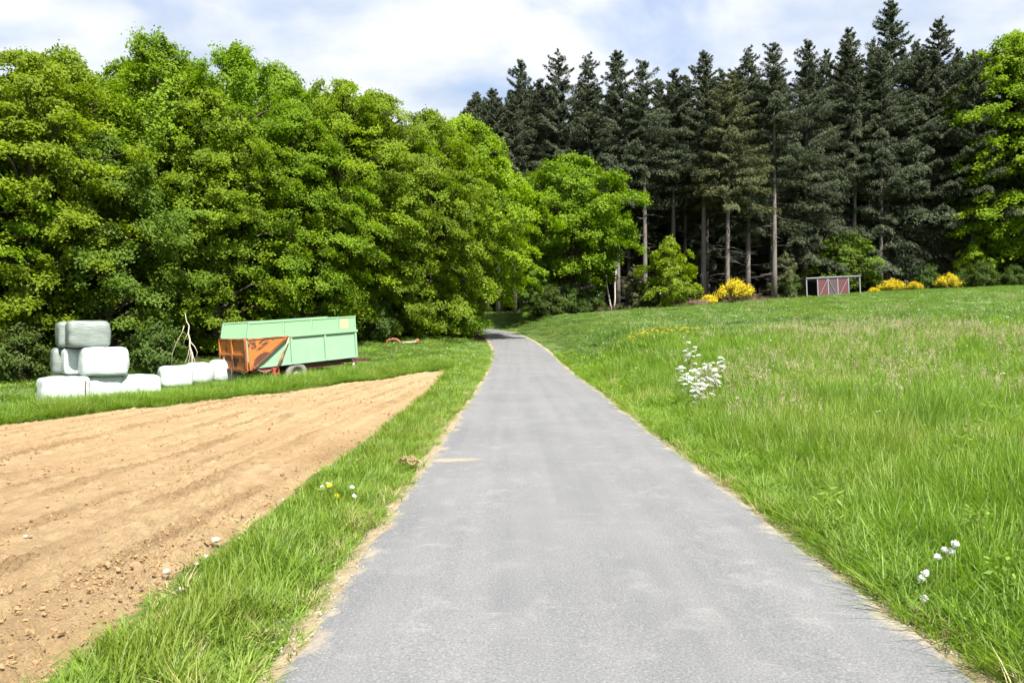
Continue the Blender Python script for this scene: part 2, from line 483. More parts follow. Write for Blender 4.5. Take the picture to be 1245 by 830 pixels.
# ground sheet
def axis(parts):
    out = []
    for a, b, d in parts: out.extend(np.arange(a, b, d))
    out.append(parts[-1][1]); return np.array(out)
gx = axis([(-700, -100, 60), (-100, -40, 6), (-40, -12, 0.8), (-12, 14, 0.3), (14, 40, 0.7), (40, 100, 3), (100, 700, 60)])
gy = axis([(-200, -20, 20), (-20, 0, 1.0), (0, 30, 0.35), (30, 95, 0.6), (95, 150, 3), (150, 900, 50)])
GX, GY = np.meshgrid(gx, gy)
GZ = Z(GX, GY)
inf = in_field(GX, GY)
GZ = GZ - 0.10 * sstep(0.0, 0.5, inf)
dist_road = np.abs(GX - xc(GY)) - ROADW
GZ = GZ - 0.04 * sstep(0.1, -0.3, dist_road)
def grid_faces(ny, nx):
    i = np.arange(ny * nx).reshape(ny, nx)
    return np.stack([i[:-1, :-1], i[:-1, 1:], i[1:, 1:], i[1:, :-1]], -1).reshape(-1, 4)
def grassy(x, y):
    c = xc(y); right = x > c
    gr = sstep(1.0, -1.5, y - treeline(x))
    gl = sstep(12.5, 9.5, sfield(x, y))
    return np.where(right, gr, gl)
me = mesh_np('ground', np.stack([GX, GY, GZ], -1).reshape(-1, 3), grid_faces(*GX.shape), M['ground'], {'grassy': grassy(GX, GY)}, True)
tag(link('ground', me), 'grassy meadow ground rising to the dark conifer wood', None, None, 'structure')

# tilled field
fy = [-6.0]
while fy[-1] < 34: fy.append(fy[-1] + max(0.022, 0.0070 * max(fy[-1], 0) + 0.002) * (4 if fy[-1] < 1.2 else 1))
fy = np.array(fy); NU = 600
u = np.linspace(0, 1, NU) ** 1.25
FY = np.repeat(fy[:, None], NU, 1)
FXr = -1.5 + 0 * FY
FX = FXr - u[None, :] * (0.92 * np.maximum(FY, 2.5) + 6.0)
ins = in_field(FX, FY)
rowc = FX - 0.06 * FY + 0.10 * fbm(FX * 0.5, FY * 0.25, 2, 77)
furrow = 0.013 * np.sin(rowc * 2 * math.pi / 0.27) + 0.016 * np.sin(rowc * 2 * math.pi / 1.9 + 0.8)
track = sstep(0.32, 0.12, np.abs(((rowc + 0.4) % 2.9) - 1.45))
rough = 1.0 - 0.75 * track
lump = fbm(FX * 4.2, FY * 4.2, 3, 51); fine_ = fbm(FX * 15, FY * 15, 3, 61)
crumb = fbm(FX * 34, FY * 34, 2, 66)
clump = sstep(-0.25, 0.35, fbm(FX * 1.5, FY * 0.7, 3, 91))
relief = furrow * rough + rough * (0.018 * lump + (0.014 + 0.030 * clump) * fine_ + (0.012 + 0.030 * clump) * np.maximum(crumb, -0.3)) - 0.018 * track
FZ = Z(FX, FY) + 0.02 + relief
edge_in = sstep(-0.10, 0.12, ins)
FZ = FZ * 1.0 - 0.20 * (1 - edge_in) - 0.05 * sstep(0.5, 0.0, ins) * edge_in
crumb_shade = np.clip((0.25 + 0.75 * clump) * rough * sstep(0.05, 0.75, np.sin(rowc * 2 * math.pi / 0.78 + 1.5 * fbm(rowc, FY * 0.15, 2, 89)) + 0.5 * fbm(rowc * 2.1, FY * 0.30, 3, 88)), 0, 1)  # row bands where crumb shadows are painted darker into the soil
me = mesh_np('tilled_field', np.stack([FX, FY, FZ], -1).reshape(-1, 3), grid_faces(*FX.shape)[:, ::-1], M['soil'], {'crumb_shade': crumb_shade}, True)
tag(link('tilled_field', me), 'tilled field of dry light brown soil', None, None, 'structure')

# road
ry = [-8.0]
while ry[-1] < 92: ry.append(ry[-1] + max(0.12, 0.012 * ry[-1]))
ry = np.array(ry); t = np.linspace(-1, 1, 41)
tx = np.gradient(xc(ry), ry); nl = np.sqrt(1 + tx ** 2)
wl_ = ROADW + 0.045 * fbm(ry * 1.3, ry * 0, 3, 12) + 0.02 * fbm(ry * 6, ry * 0, 2, 13)
wr_ = ROADW + 0.045 * fbm(ry * 1.3, ry * 0 + 9, 3, 14) + 0.02 * fbm(ry * 6, ry * 0 + 5, 2, 15)
off = np.where(t[None, :] < 0, t[None, :] * wl_[:, None], t[None, :] * wr_[:, None])
RX = xc(ry)[:, None] + off / nl[:, None]
RY = ry[:, None] - off * (tx / nl)[:, None]
RZ = zr(ry)[:, None] + 0.030 + 0.025 * (1 - t[None, :] ** 2) + 0.006 * fbm(RX * 0.8, RY * 0.4, 3, 5) + 0 * RX
RZ[:, 0] -= 0.06; RZ[:, -1] -= 0.06
edge = np.where(t[None, :] < 0, (1 + t[None, :]) * wl_[:, None], (1 - t[None, :]) * wr_[:, None])
me = mesh_np('road', np.stack([RX, RY, RZ], -1).reshape(-1, 3), grid_faces(*RX.shape), M['road'], {'edge': edge}, True)
tag(link('road', me), 'narrow worn grey asphalt lane running into the wood', None, None, 'structure')

# sandy shoulders
for sgn, nm in ((-1, 'left'), (1, 'right')):
    w_in = -0.15; amp = 0.09 if sgn < 0 else 0.09
    w_out = amp + 0.10 * fbm(ry * 1.1, ry * 0 + 3 * sgn, 4, 40 + sgn)
    tt = np.linspace(0, 1, 7)
    o = sgn * (ROADW + w_in + tt[None, :] * (w_out - w_in)[:, None])
    SX = xc(ry)[:, None] + o / nl[:, None]; SY = ry[:, None] - o * (tx / nl)[:, None]
    SZ = np.maximum(Z(SX, SY), zr(SY)) + 0.014 + 0.006 * fbm(SX * 9, SY * 9, 2, 3)
    SZ[:, -1] -= 0.05
    F = grid_faces(*SX.shape)
    me = mesh_np('sandy_shoulder', np.stack([SX, SY, SZ], -1).reshape(-1, 3), F if sgn > 0 else F[:, ::-1], M['sand'], None, True)
    tag(link('sandy_shoulder', me), 'pale sandy strip along the asphalt lane ' + ('beside the tilled field' if sgn < 0 else 'beside the meadow'), None, None, 'structure')

# ------------------------------------------------------------------ leaves
def leaf_quads(P, N, L, W, rg, tdir=None):
    """diamond leaves at P with normals N"""
    n = len(P)
    r = rg.normal(size=(n, 3)) if tdir is None else tdir + 0.35 * rg.normal(size=(n, 3))
    T = r - (r * N).sum(1, keepdims=True) * N
    T /= np.linalg.norm(T, axis=1, keepdims=True) + 1e-9
    B = np.cross(N, T)
    L = np.broadcast_to(np.asarray(L, float).reshape(-1, 1), (n, 1)); W = np.broadcast_to(np.asarray(W, float).reshape(-1, 1), (n, 1))
    V = np.empty((n, 4, 3))
    V[:, 0] = P - T * L * 0.5; V[:, 1] = P + B * W * 0.5 - T * L * 0.06
    V[:, 2] = P + T * L * 0.5; V[:, 3] = P - B * W * 0.5 - T * L * 0.06
    return V.reshape(-1, 3), np.arange(n * 4).reshape(n, 4)

def norm(a): return a / (np.linalg.norm(a, axis=-1, keepdims=True) + 1e-9)

def deciduous(seed, H, Rad, cb, n_limb, n_cl, per, leaf, leafmat, bark, spray=0.75, flat=0.22, shape=0.62, upright=0.0, trunk_r=0.018, stems=1, top_pow=0.8):
    """returns (trunk mesh, crown mesh): limbs carry flat leaf sprays, so the crown has tiers, gaps and an uneven outline"""
    rg = np.random.default_rng(seed)
    mb = MB()
    lean = rg.normal(size=2) * 0.02 * H
    zt = np.linspace(0, 0.9, 7)
    for k in range(stems):
        o = rg.normal(size=2) * (0.10 * Rad if stems > 1 else 0)
        l2 = lean + (rg.normal(size=2) * 0.25 * Rad if stems > 1 else 0)
        pts = [(o[0] + l2[0] * q + 0.012 * H * math.sin(5 * q + seed), o[1] + l2[1] * q + 0.012 * H * math.cos(4 * q + seed), q * H - (0.25 if q == 0 else 0)) for q in zt]
        rr = [trunk_r * H * (1.25 if q == 0 else 1) * (1 - 0.95 * q) + 0.012 for q in zt]
        mb.tube(pts, rr, 8)
    CP = []; CN = []; CA = []
    for i in range(n_limb):
        q = (i + rg.random()) / n_limb
        tz = q ** 0.85
        prof = (np.sin(np.pi * np.clip(0.06 + 0.94 * tz, 0, 1) ** top_pow) ** shape)
        az = i * 2.39996 + rg.normal() * 0.35
        rr = Rad * prof * (1 + 0.22 * math.sin(2.3 * az + seed) * math.cos(3.1 * tz * 3 + seed)) * rg.uniform(0.72, 1.12)
        z1 = cb * H + tz * (H - cb * H)
        up = (0.15 + 0.55 * tz) * rr * 0.8
        z0 = max(0.12 * H * rg.random(), z1 - up - 0.3)
        e = np.array([math.cos(az) * rr + lean[0] * tz, math.sin(az) * rr + lean[1] * tz, z1])
        s0 = np.array([lean[0] * z0 / H, lean[1] * z0 / H, z0])
        mid = (s0 + e) / 2 + np.array([0, 0, 0.10 * rr])
        if rr > 0.25 * Rad:
            mb.tube([s0, mid, s0 * 0.15 + e * 0.85], [0.006 * H * (1 - 0.5 * tz), 0.0035 * H, 0.008], 5, False)
        out = np.array([math.cos(az), math.sin(az), 0])
        side = np.array([-out[1], out[0], 0])
        m = max(2, int(n_cl * (0.45 + 0.55 * rr / Rad)))
        f = 0.22 + 0.84 * np.sqrt(rg.random(m))
        lat = rg.normal(size=m) * 0.30 * rr * (1.15 - f * 0.7)
        cen = s0[None] * (1 - f)[:, None] ** 1.0 + e[None] * f[:, None]
        bow = 4 * f * (1 - f)
        cen[:, 2] += 0.10 * rr * bow - np.maximum(f - 0.75, 0) * 0.5 * rr * (1 - upright) * (1 - 0.6 * tz)
        cen += side[None] * lat[:, None]
        cen[:, 2] += rg.normal(size=m) * 0.10 * spray + upright * rg.random(m) * 0.5
        nn = np.array([0, 0, 0.85])[None] + out[None] * (0.35 + 0.75 * rg.random((m, 1))) + rg.normal(size=(m, 3)) * 0.22
        CP.append(cen); CN.append(norm(nn)); CA.append(spray * rg.uniform(0.6, 1.2, m))
    CP = np.concatenate(CP); CN = np.concatenate(CN); CA = np.concatenate(CA)
    keep = CP[:, 2] > 0.15
    CP, CN, CA = CP[keep], CN[keep], CA[keep]
    cnt = np.maximum(8, (per * (CA / spray) ** 1.6).astype(int))
    idx = np.repeat(np.arange(len(CP)), cnt); n = len(idx)
    t1 = norm(np.cross(CN, rg.normal(size=CN.shape))); t2 = np.cross(CN, t1)
    rad = np.sqrt(rg.random(n)) ; ang = rg.random(n) * 2 * np.pi
    a = CA[idx]
    lobes = 0.75 + 0.35 * np.sin(ang * 3 + idx) * np.sin(ang * 5 + idx * 1.7)
    P = CP[idx] + t1[idx] * (np.cos(ang) * rad * a * lobes)[:, None] + t2[idx] * (np.sin(ang) * rad * a * lobes)[:, None]
    P += CN[idx] * (rg.normal(size=n) * a * flat - 0.18 * a * rad ** 2)[:, None]
    P[:, 2] = np.maximum(P[:, 2], 0.08)
    N = norm(CN[idx] + 0.42 * rg.normal(size=(n, 3)))
    V, F = leaf_quads(P, N, leaf * rg.uniform(0.7, 1.25, n), leaf * rg.uniform(0.5, 0.85, n), rg)
    cv = rg.random(len(CP))
    var = np.clip(0.55 * cv[idx] + 0.45 * rg.random(n), 0, 1)
    crown = mesh_np('crown', V, F, leafmat, {'var': np.repeat(var, 4)})
    trunk = mb.mesh('trunk', bark, True)
    return trunk, crown

def conifer(seed, H, Lmax, cb, needle, bark, dens=76, whorl=0.40, dead=40, ragged=0.28, card=0.37):
    rg = np.random.default_rng(seed)
    mb = MB()
    lean = rg.normal(size=2) * 0.008 * H
    q = np.linspace(0, 1, 9)
    mb.tube([(lean[0] * k * k, lean[1] * k * k, k * H - (0.4 if k == 0 else 0)) for k in q], [0.0092 * H * (1.2 if k == 0 else 1) * (1 - 0.93 * k) + 0.01 for k in q], 8)
    for i in range(dead):                                # dead stubs under the crown
        z = rg.uniform(0.08, max(cb, 0.12)) * H; az = rg.random() * 6.28; L = rg.uniform(0.5, 2.0)
        d = np.array([math.cos(az), math.sin(az), rg.uniform(-0.35, 0.25)])
        p0 = np.array([lean[0] * (z / H) ** 2, lean[1] * (z / H) ** 2, z])
        mb.tube([p0, p0 + d * L * 0.5, p0 + d * L + np.array([0, 0, -0.12 * L])], [0.035, 0.022, 0.008], 3, False)
    PP = []; DD = []; VV = []; NN = []
    z = cb * H; k = 0
    while z < H * 0.99:
        tz = (z - cb * H) / (H - cb * H)
        for j in range(1):
            az = k * 2.39996 + rg.normal() * 0.45
            L = Lmax * min(1.0, 1.12 * (1 - tz)) ** 0.82 * rg.uniform(1 - ragged * 1.8, 1 + ragged) * (1 + 0.14 * math.sin(tz * 17 + seed + 2 * az)) + 0.14
            if tz < 0.12: L *= rg.uniform(0.35, 1.0)
            if rg.random() < 0.08: continue
            out = np.array([math.cos(az), math.sin(az), 0]); side = np.array([-out[1], out[0], 0])
            a0 = 0.75 * tz ** 2.0 - 0.10 * (1 - tz) + rg.normal() * 0.12
            zz = z + rg.uniform(-0.3, 0.3)
            m = int(dens * L) + 5
            s = 0.12 + 0.88 * rg.random(m) ** 0.75
            droop = a0 * s * L - 0.34 * L * s ** 1.7 * (1 - tz) + 0.28 * L * np.maximum(s - 0.55, 0)
            w = (0.22 * L * np.sqrt(np.maximum(1 - s, 0)) * (0.4 + s) + 0.08 + 0.03 * L) * rg.random(m)
            sg = np.where(rg.random(m) < 0.5, -1, 1)
            P = np.stack([lean[0] * tz + out[0] * s * L, lean[1] * tz + out[1] * s * L, zz + droop], 1) + side[None] * (w * sg)[:, None]
            P[:, 2] -= w * (0.5 + 0.6 * rg.random(m)) * (1 - 0.5 * tz) + rg.normal(size=m) * 0.06 + 0.42 * rg.random(m) ** 1.5 * (1 - tz)
            D = out[None] * 0.8 + side[None] * (sg * 0.55)[:, None] + np.array([0, 0, -0.75 * (1 - tz) + 0.3 * tz])[None] + 0.35 * rg.normal(size=(m, 3))
            PP.append(P); DD.append(D); VV.append(np.clip(0.55 * rg.random() + 0.45 * rg.random(m), 0, 1))
            NN.append(np.array([0, 0, 0.6])[None] + out[None] * 0.6 + side[None] * (sg * 0.3)[:, None] + 0.55 * rg.normal(size=(m, 3)))
            if L > 0.9: mb.tube([(lean[0] * tz, lean[1] * tz, zz), (out[0] * L * 0.5, out[1] * L * 0.5, zz + a0 * 0.5 * L - 0.34 * L * 0.31 * (1 - tz)), (out[0] * L * 0.85, out[1] * L * 0.85, zz + a0 * 0.85 * L - 0.26 * L * (1 - tz) + 0.08 * L)], [0.032, 0.02, 0.006], 3, False)
        z += whorl / 5.2 * (1.0 - 0.30 * tz) * rg.uniform(0.6, 1.4); k += 1
    P = np.concatenate(PP); D = norm(np.concatenate(DD)); var = np.concatenate(VV)
    n = len(P)
    N = norm(np.concatenate(NN))
    V, F = leaf_quads(P, N, card * rg.uniform(0.6, 1.3, n), card * 0.24 * rg.uniform(0.6, 1.3, n), rg, D * 2.2)
    tip = mesh_np('crown', V, F, needle, {'var': np.repeat(var, 4)})
    return mb.mesh('trunk', bark, True), tip

def plant_tree(name, meshes, x, y, label, cat, group=None, sc=1.0, rz=None, sz=None, parts=('trunk', 'crown'), sink=0.05):
    o = thing(name, label, cat, (x, y, Zf(x, y) - sink), (0, 0, random.uniform(0, 6.28) if rz is None else rz), group)
    o.scale = (sc, sc, sc if sz is None else sz)
    for pn, me in zip(parts, meshes): link(pn, me, o)
    return o

# broadleaf kinds
hb = [deciduous(11, 14.0, 4.3, 0.02, 98, 11, 108, 0.138, M['leaf_hornbeam'], M['bark'], 0.60, 0.15, 0.50, top_pow=0.98),
      deciduous(12, 14.0, 4.4, 0.02, 96, 11, 108, 0.138, M['leaf_hornbeam'], M['bark'], 0.64, 0.14, 0.50, top_pow=0.95),
      deciduous(13, 14.0, 4.1, 0.03, 98, 11, 104, 0.138, M['leaf_beech'], M['bark'], 0.60, 0.14, 0.50, top_pow=0.98),
      deciduous(14, 12.0, 3.8, 0.02, 80, 10, 100, 0.150, M['leaf_dark'], M['bark'], 0.60, 0.24)]
cherry = deciduous(15, 15.0, 3.8, 0.03, 104, 10, 92, 0.150, M['leaf_hornbeam'], M['bark'], 0.42, 0.5, 0.50, 1.0, top_pow=0.9)
maple = deciduous(16, 14.0, 5.6, 0.20, 110, 12, 78, 0.22, M['leaf_maple'], M['bark'], 0.70, 0.25, 0.42, 0.3, top_pow=1.15)
beech = deciduous(17, 26.0, 7.2, 0.04, 150, 12, 80, 0.29, M['leaf_beech'], M['bark'], 1.0, 0.18, 0.5, top_pow=0.95)
young = deciduous(18, 6.0, 2.7, 0.03, 42, 7, 70, 0.18, M['leaf_beech'], M['bark'], 0.55, 0.16, 0.7, 0.2)
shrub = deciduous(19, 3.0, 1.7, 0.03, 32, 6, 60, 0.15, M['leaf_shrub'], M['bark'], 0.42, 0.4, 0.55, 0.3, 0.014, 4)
shrub2 = deciduous(20, 3.0, 1.6, 0.03, 32, 6, 60, 0.16, M['leaf_hornbeam'], M['bark'], 0.42, 0.4, 0.55, 0.3, 0.014, 4)

# the broadleaf wood beside the tilled field: (column, distance, kind, top row or None, label)
G1 = 'broadleaf trees at the wood edge behind the tilled field'
def wood_edge(t, s):
    p = EP + EU * t + EN * s
    return p[0], p[1]
front = [   # along the edge, depth, kind, row of the top in the photograph
    (2.6, 14.0, hb[0], 66, 'dense bright green tree of the wood edge, farthest from the lane'),
    (5.6, 13.4, hb[2], 70, 'yellow green leafy tree of the wood edge behind the tallest bale stack'),
    (8.6, 12.0, hb[3], 165, 'darker bluish green tree at the wood edge behind the low bales'),
    (8.4, 15.6, hb[1], 64, 'bright green tree of the wood edge behind the bluish one'),
    (11.8, 14.6, cherry, 52, 'tall tree with upright shoots at its top, above the low bales'),
    (14.2, 13.0, hb[0], 110, 'dense green tree of the wood edge between the low bales and the trailer'),
    (17.2, 15.0, cherry, 70, 'tall shoot-topped tree rising behind the trailer'),
    (18.6, 12.8, hb[1], 128, 'layered green tree of the wood edge right behind the green trailer'),
    (22.2, 13.6, hb[2], 104, 'bright layered tree between the trailer and the rusty implement'),
    (25.6, 13.0, hb[0], 116, 'bright layered tree standing behind the rusty implement'),
    (29.4, 12.6, hb[1], 138, 'broad green tree between the rusty implement and the lane'),
]
for t_, s_, kind, top, lab in front:
    x, y = wood_edge(t_, s_)
    base = 15.0 if kind is cherry else (12.0 if kind is hb[3] else 14.0)
    h = zat(top, y) - Zf(x, y)
    plant_tree('broadleaf_tree', kind, x, y, lab, 'tree', G1, 0.5 + 0.5 * h / base, None, h / base)
arch = deciduous(23, 14.0, 5.2, 0.15, 110, 12, 84, 0.17, M['leaf_beech'], M['bark'], 0.66, 0.15, 0.5, top_pow=0.85)
plant_tree('beech_tree', arch, -3.3, 53.0, 'bright yellow green beech reaching out over the lane bend', 'tree', G1, 1.06, 2.0, (zat(146, 53) - Zf(-3.3, 53)) / 14)
plant_tree('shrub', shrub2, -3.6, 50.6, 'tall leafy shrub under the bright beech at the lane', 'shrub', None, 1.15)
plant_tree('shrub', shrub2, -5.6, 49.5, 'spreading leafy shrub beside the bright beech trunk', 'shrub', None, 1.3)
for i, (t_, s_) in enumerate([(0, 19), (5, 19.5), (9.5, 20), (14, 19.6), (18.0, 21), (22.5, 19.5), (26.5, 19), (31, 18.6), (35.5, 18.0), (40, 18.5),
                              (-2, 25), (3, 26), (8, 26), (13, 26), (18, 27), (23, 26), (28, 25.5), (33, 25), (38, 25), (43, 24), (-4, 14), (-5, 20), (15.2, 17.2), (24.0, 16.5), (27.6, 16.6)]):
    x, y = wood_edge(t_ + random.uniform(-.8, .8), s_ + random.uniform(-.8, .8))
    px = CXP + FPX * x / y
    h = zat(np.interp(px, [0, 60, 120, 160, 200, 240, 330, 400, 440, 500, 540, 570, 600], [68, 62, 74, 66, 60, 74, 80, 108, 114, 142, 150, 154, 178]) + random.uniform(0, 16), y) - Zf(x, y)
    plant_tree('broadleaf_tree', hb[(i * 7 + i // 3) % 3], x, y, 'green broadleaf tree standing inside the wood behind the edge trees', 'tree', 'broadleaf trees inside the wood', 1.08, None, h / 14.0)
for i, (x, y) in enumerate([(-8.5, 63), (-14, 66), (-5.2, 60.5), (-20, 69)]):
    plant_tree('broadleaf_tree', hb[(i * 2 + 1) % 3], x, y, 'green broadleaf tree on the inner side of the lane bend', 'tree', 'broadleaf trees at the lane bend', random.uniform(0.85, 0.95))
# low shrubs at the foot of the wood edge
for i, (px, Y, h_, kd, lab) in enumerate([(508, 46.5, 2.3, shrub2, 'bright low shrub at the wood foot beside the rusty implement'),
                                     (545, 49.5, 2.6, shrub2, 'leafy low shrub at the wood foot nearest the lane'),
                                     (455, 43.5, 2.4, shrub, 'dark shrub at the wood foot between trailer and implement'),
                                     (190, 29.5, 2.0, shrub, 'dark shrub at the wood foot behind the low bales'),
                                     (20, 27.0, 2.0, shrub, 'dark shrub at the wood foot behind the tall bale stack')]):
    plant_tree('shrub', kd, at(px, Y), Y, lab, 'shrub', None, h_ / 3.0)

# conifers
cf = [conifer(31, 30, 4.6, 0.44, M['needle'], M['bark_conifer'], whorl=0.52),
      conifer(32, 30, 4.2, 0.52, M['needle'], M['bark_conifer'], ragged=0.40, whorl=0.60),
      conifer(33, 30, 5.4, 0.10, M['needle'], M['bark_conifer'], dead=12, whorl=0.56),
      conifer(34, 30, 5.2, 0.15, M['needle'], M['bark_conifer'], dead=16, ragged=0.42, whorl=0.62),
      conifer(35, 28, 4.3, 0.44, M['needle_warm'], M['bark_conifer'], ragged=0.34, whorl=0.50),
      conifer(36, 30, 5.0, 0.30, M['needle'], M['bark_conifer'], ragged=0.45, whorl=0.66)]
cH = [30, 30, 30, 30, 28, 30]
G2 = 'conifers along the meadow edge of the wood'
edge_con = [  # column, distance, kind, top row, label
    (577, 96, 3, 112, 'slim dark conifer whose tip shows above the bright beech by the lane'),
    (600, 92, 0, 108, 'dark conifer left of the broad maple, behind the lane bend'),
    (630, 88, 3, 72, 'ragged conifer standing tall behind the lane bend'),
    (655, 84, 1, 96, 'grey green conifer behind the broad maple, lower than its neighbours'),
    (681, 82, 5, 64, 'grey green conifer rising behind the broad maple'),
    (716, 83, 5, 68, 'dense grey green conifer right above the broad maple'),
    (751, 81, 0, 62, 'pointed conifer at the right flank of the broad maple'),
    (784, 79, 1, 74, 'narrow conifer with bare trunk just behind the young beech'),
    (818, 82, 1, 84, 'bare trunked conifer above the young beech'),
    (855, 80, 0, 62, 'dark conifer with bare lower trunk over the small broom'),
    (884, 77, 4, 86, 'paler olive conifer with bare trunk behind the yellow broom'),
    (909, 83, 5, 60, 'dark conifer behind the paler olive one'),
    (941, 79, 1, 52, 'conifer with long bare pale trunk left of the field shelter'),
    (978, 86, 3, 48, 'dark conifer rising over the left end of the field shelter'),
    (1030, 92, 2, 36, 'dense dark conifer directly behind the field shelter'),
    (1077, 91, 2, 3, 'tallest dark conifer, its tip above every other tree'),
    (1140, 92, 3, 24, 'tall broad grey conifer next to the big bright beech'),
    (1108, 97, 2, 70, 'dark conifer in the gap beside the tallest conifer'),
]
for px, Y, k, top, lab in edge_con:
    x = at(px, Y); zb = Zf(x, Y)
    h = zat(top, Y) - zb
    s_xy = 1.12 * (h / cH[k]) ** 0.5 * (1.12 if k in (2, 3) and px > 1000 else 1.0)
    plant_tree('conifer', cf[k], x, Y, lab, 'conifer', G2, s_xy, None, h / cH[k])
rr2 = random.Random(5)
for row, (Y0, n) in enumerate([(90, 15), (97, 16), (104, 17), (112, 18), (121, 18)]):
    for i in range(n):
        px = 548 + (i + 0.5 + rr2.uniform(-.3, .3)) * (1300 - 548) / n
        Y = Y0 + rr2.uniform(-2.2, 2.2); x = at(px, Y)
        k = rr2.choice([0, 1, 5, 0]) if row < 1 else rr2.choice([0, 5, 2, 3]) if row < 2 else rr2.choice([2, 3])
        hmax = zat(np.interp(px, [548, 640, 800, 950, 1080, 1140, 1300], [125, 100, 95, 78, 45, 60, 60]), Y) - Zf(x, Y)
        h = hmax * rr2.uniform(0.92, 1.01)
        plant_tree('conifer', cf[k], x, Y, 'dark conifer deep in the wood behind the meadow edge row', 'conifer', 'conifers inside the wood', (h / cH[k]) ** 0.6, None, h / cH[k])
for i, (x, y) in enumerate([(-4, 87), (-10, 93), (-16, 99), (-25, 104), (-33, 96), (-1.0, 93), (-7, 101), (-20, 112)]):
    plant_tree('conifer', cf[i % 2], x, y, 'bare trunked conifer beyond the lane bend', 'conifer', 'conifers beyond the lane bend', 0.9, None, 0.85)
# slender trunks standing by the far bend
for px, Y, k, lab in [(580, 84, 1, 'pale trunked conifer at the far bend nearest the beech'), (593, 81.5, 0, 'conifer with dark straight trunk on the bank of the far bend'),
                      (606, 80.5, 0, 'thicker trunked conifer on the bank at the far bend'), (626, 80, 1, 'conifer with pale trunk on the bank beside the maple')]:
    plant_tree('conifer', cf[k], at(px, Y), Y, lab, 'conifer', 'conifers on the bank at the far bend', 0.85, None, 0.78)
for px, Y, h_, lab in [(617, 88, 3.2, 'sunlit shrub between the trunks at the far bend'), (598, 90, 3.4, 'leafy shrub behind the dark trunk at the far bend')]:
    plant_tree('shrub', shrub2, at(px, Y), Y, lab, 'shrub', None, h_ / 3)

plant_tree('maple_tree', maple, at(697, 68), 68, 'round bright green maple between the lane and the conifers', 'tree', None, (zat(196, 68) - Zf(at(697, 68), 68)) / 13.8, 0.4)
plant_tree('broadleaf_tree', hb[3], at(652, 66), 66.5, 'shaded dark tree beside the maple at the lane', 'tree', None, 0.5)
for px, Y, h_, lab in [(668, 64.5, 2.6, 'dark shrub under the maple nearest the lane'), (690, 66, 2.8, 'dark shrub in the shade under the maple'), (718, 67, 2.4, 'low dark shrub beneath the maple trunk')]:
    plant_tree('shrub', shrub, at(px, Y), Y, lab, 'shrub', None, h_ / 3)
plant_tree('young_beech', young, at(812, 70.5), 70.5, 'small young bright green beech alone at the meadow edge', 'tree', None, (zat(292, 70.5) - Zf(at(812, 70.5), 70.5)) / 5.9, 1.0)
young_dark = deciduous(28, 6.0, 3.3, 0.12, 46, 8, 70, 0.19, M['leaf_dark'], M['bark'], 0.55, 0.2, 0.6, 0.2)
plant_tree('broadleaf_tree', young_dark, at(1024, 86.0), 86.0, 'mid green tree bending over the field shelter', 'tree', None, 1.35, 2.2, 1.2)
plant_tree('beech_tree', beech, at(1230, 89), 89, 'big yellow green beech beside the conifers at the meadow corner', 'tree', None, (zat(42, 89) - Zf(at(1230, 89), 89)) / 26, 0.7)
plant_tree('beech_tree', beech, at(1330, 84), 84, 'second big beech beyond the meadow corner', 'tree', None, 0.95, 2.9)
plant_tree('broadleaf_tree', young, at(1183, 86), 86, 'small leafy tree above the dark shrub beside the broom', 'tree', None, 0.85, 4.0)
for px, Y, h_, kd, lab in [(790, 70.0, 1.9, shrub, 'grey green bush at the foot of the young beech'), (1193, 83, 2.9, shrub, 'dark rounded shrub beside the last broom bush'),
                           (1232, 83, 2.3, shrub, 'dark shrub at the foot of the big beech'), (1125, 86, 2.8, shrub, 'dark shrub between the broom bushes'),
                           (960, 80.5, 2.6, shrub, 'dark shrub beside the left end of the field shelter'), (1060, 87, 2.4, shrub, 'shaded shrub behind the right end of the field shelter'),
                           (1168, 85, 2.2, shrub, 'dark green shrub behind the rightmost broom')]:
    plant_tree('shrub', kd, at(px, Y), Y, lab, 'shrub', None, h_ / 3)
# small drooping conifer by the shelter
lowcon = conifer(41, 6, 2.6, 0.05, M['needle_warm'], M['bark_conifer'], dens=60, whorl=0.34, dead=0, card=0.34)
plant_tree('conifer', lowcon, at(953, 81), 80.6, 'small drooping olive conifer left of the field shelter', 'conifer', None, 0.85)
plant_tree('conifer', lowcon, at(770, 73), 72.5, 'small drooping conifer between maple and young beech', 'conifer', None, 0.7)
plant_tree('conifer', lowcon, at(1160, 91), 91, 'low drooping grey conifer above the broom bushes', 'conifer', None, 1.7)

# twin pale birch stems under the maple's right flank
o = thing('birch_stem', 'pair of thin pale leaning birch stems beside the maple', 'tree', (at(744, 69.5), 69.5, Zf(at(744, 69.5), 69.5)))
MB().tube([(0, 0, -.2), (-.25, .1, 1.2), (-.5, .1, 2.6), (-.55, .2, 4.5)], [.09, .08, .07, .05], 7).obj('stem', M['bark_pale'], o, True)
MB().tube([(.15, 0, -.2), (.3, .1, 1.2), (.28, .1, 2.6), (.5, .2, 5)], [.09, .08, .07, .05], 7).obj('stem', M['bark_pale'], o, True)

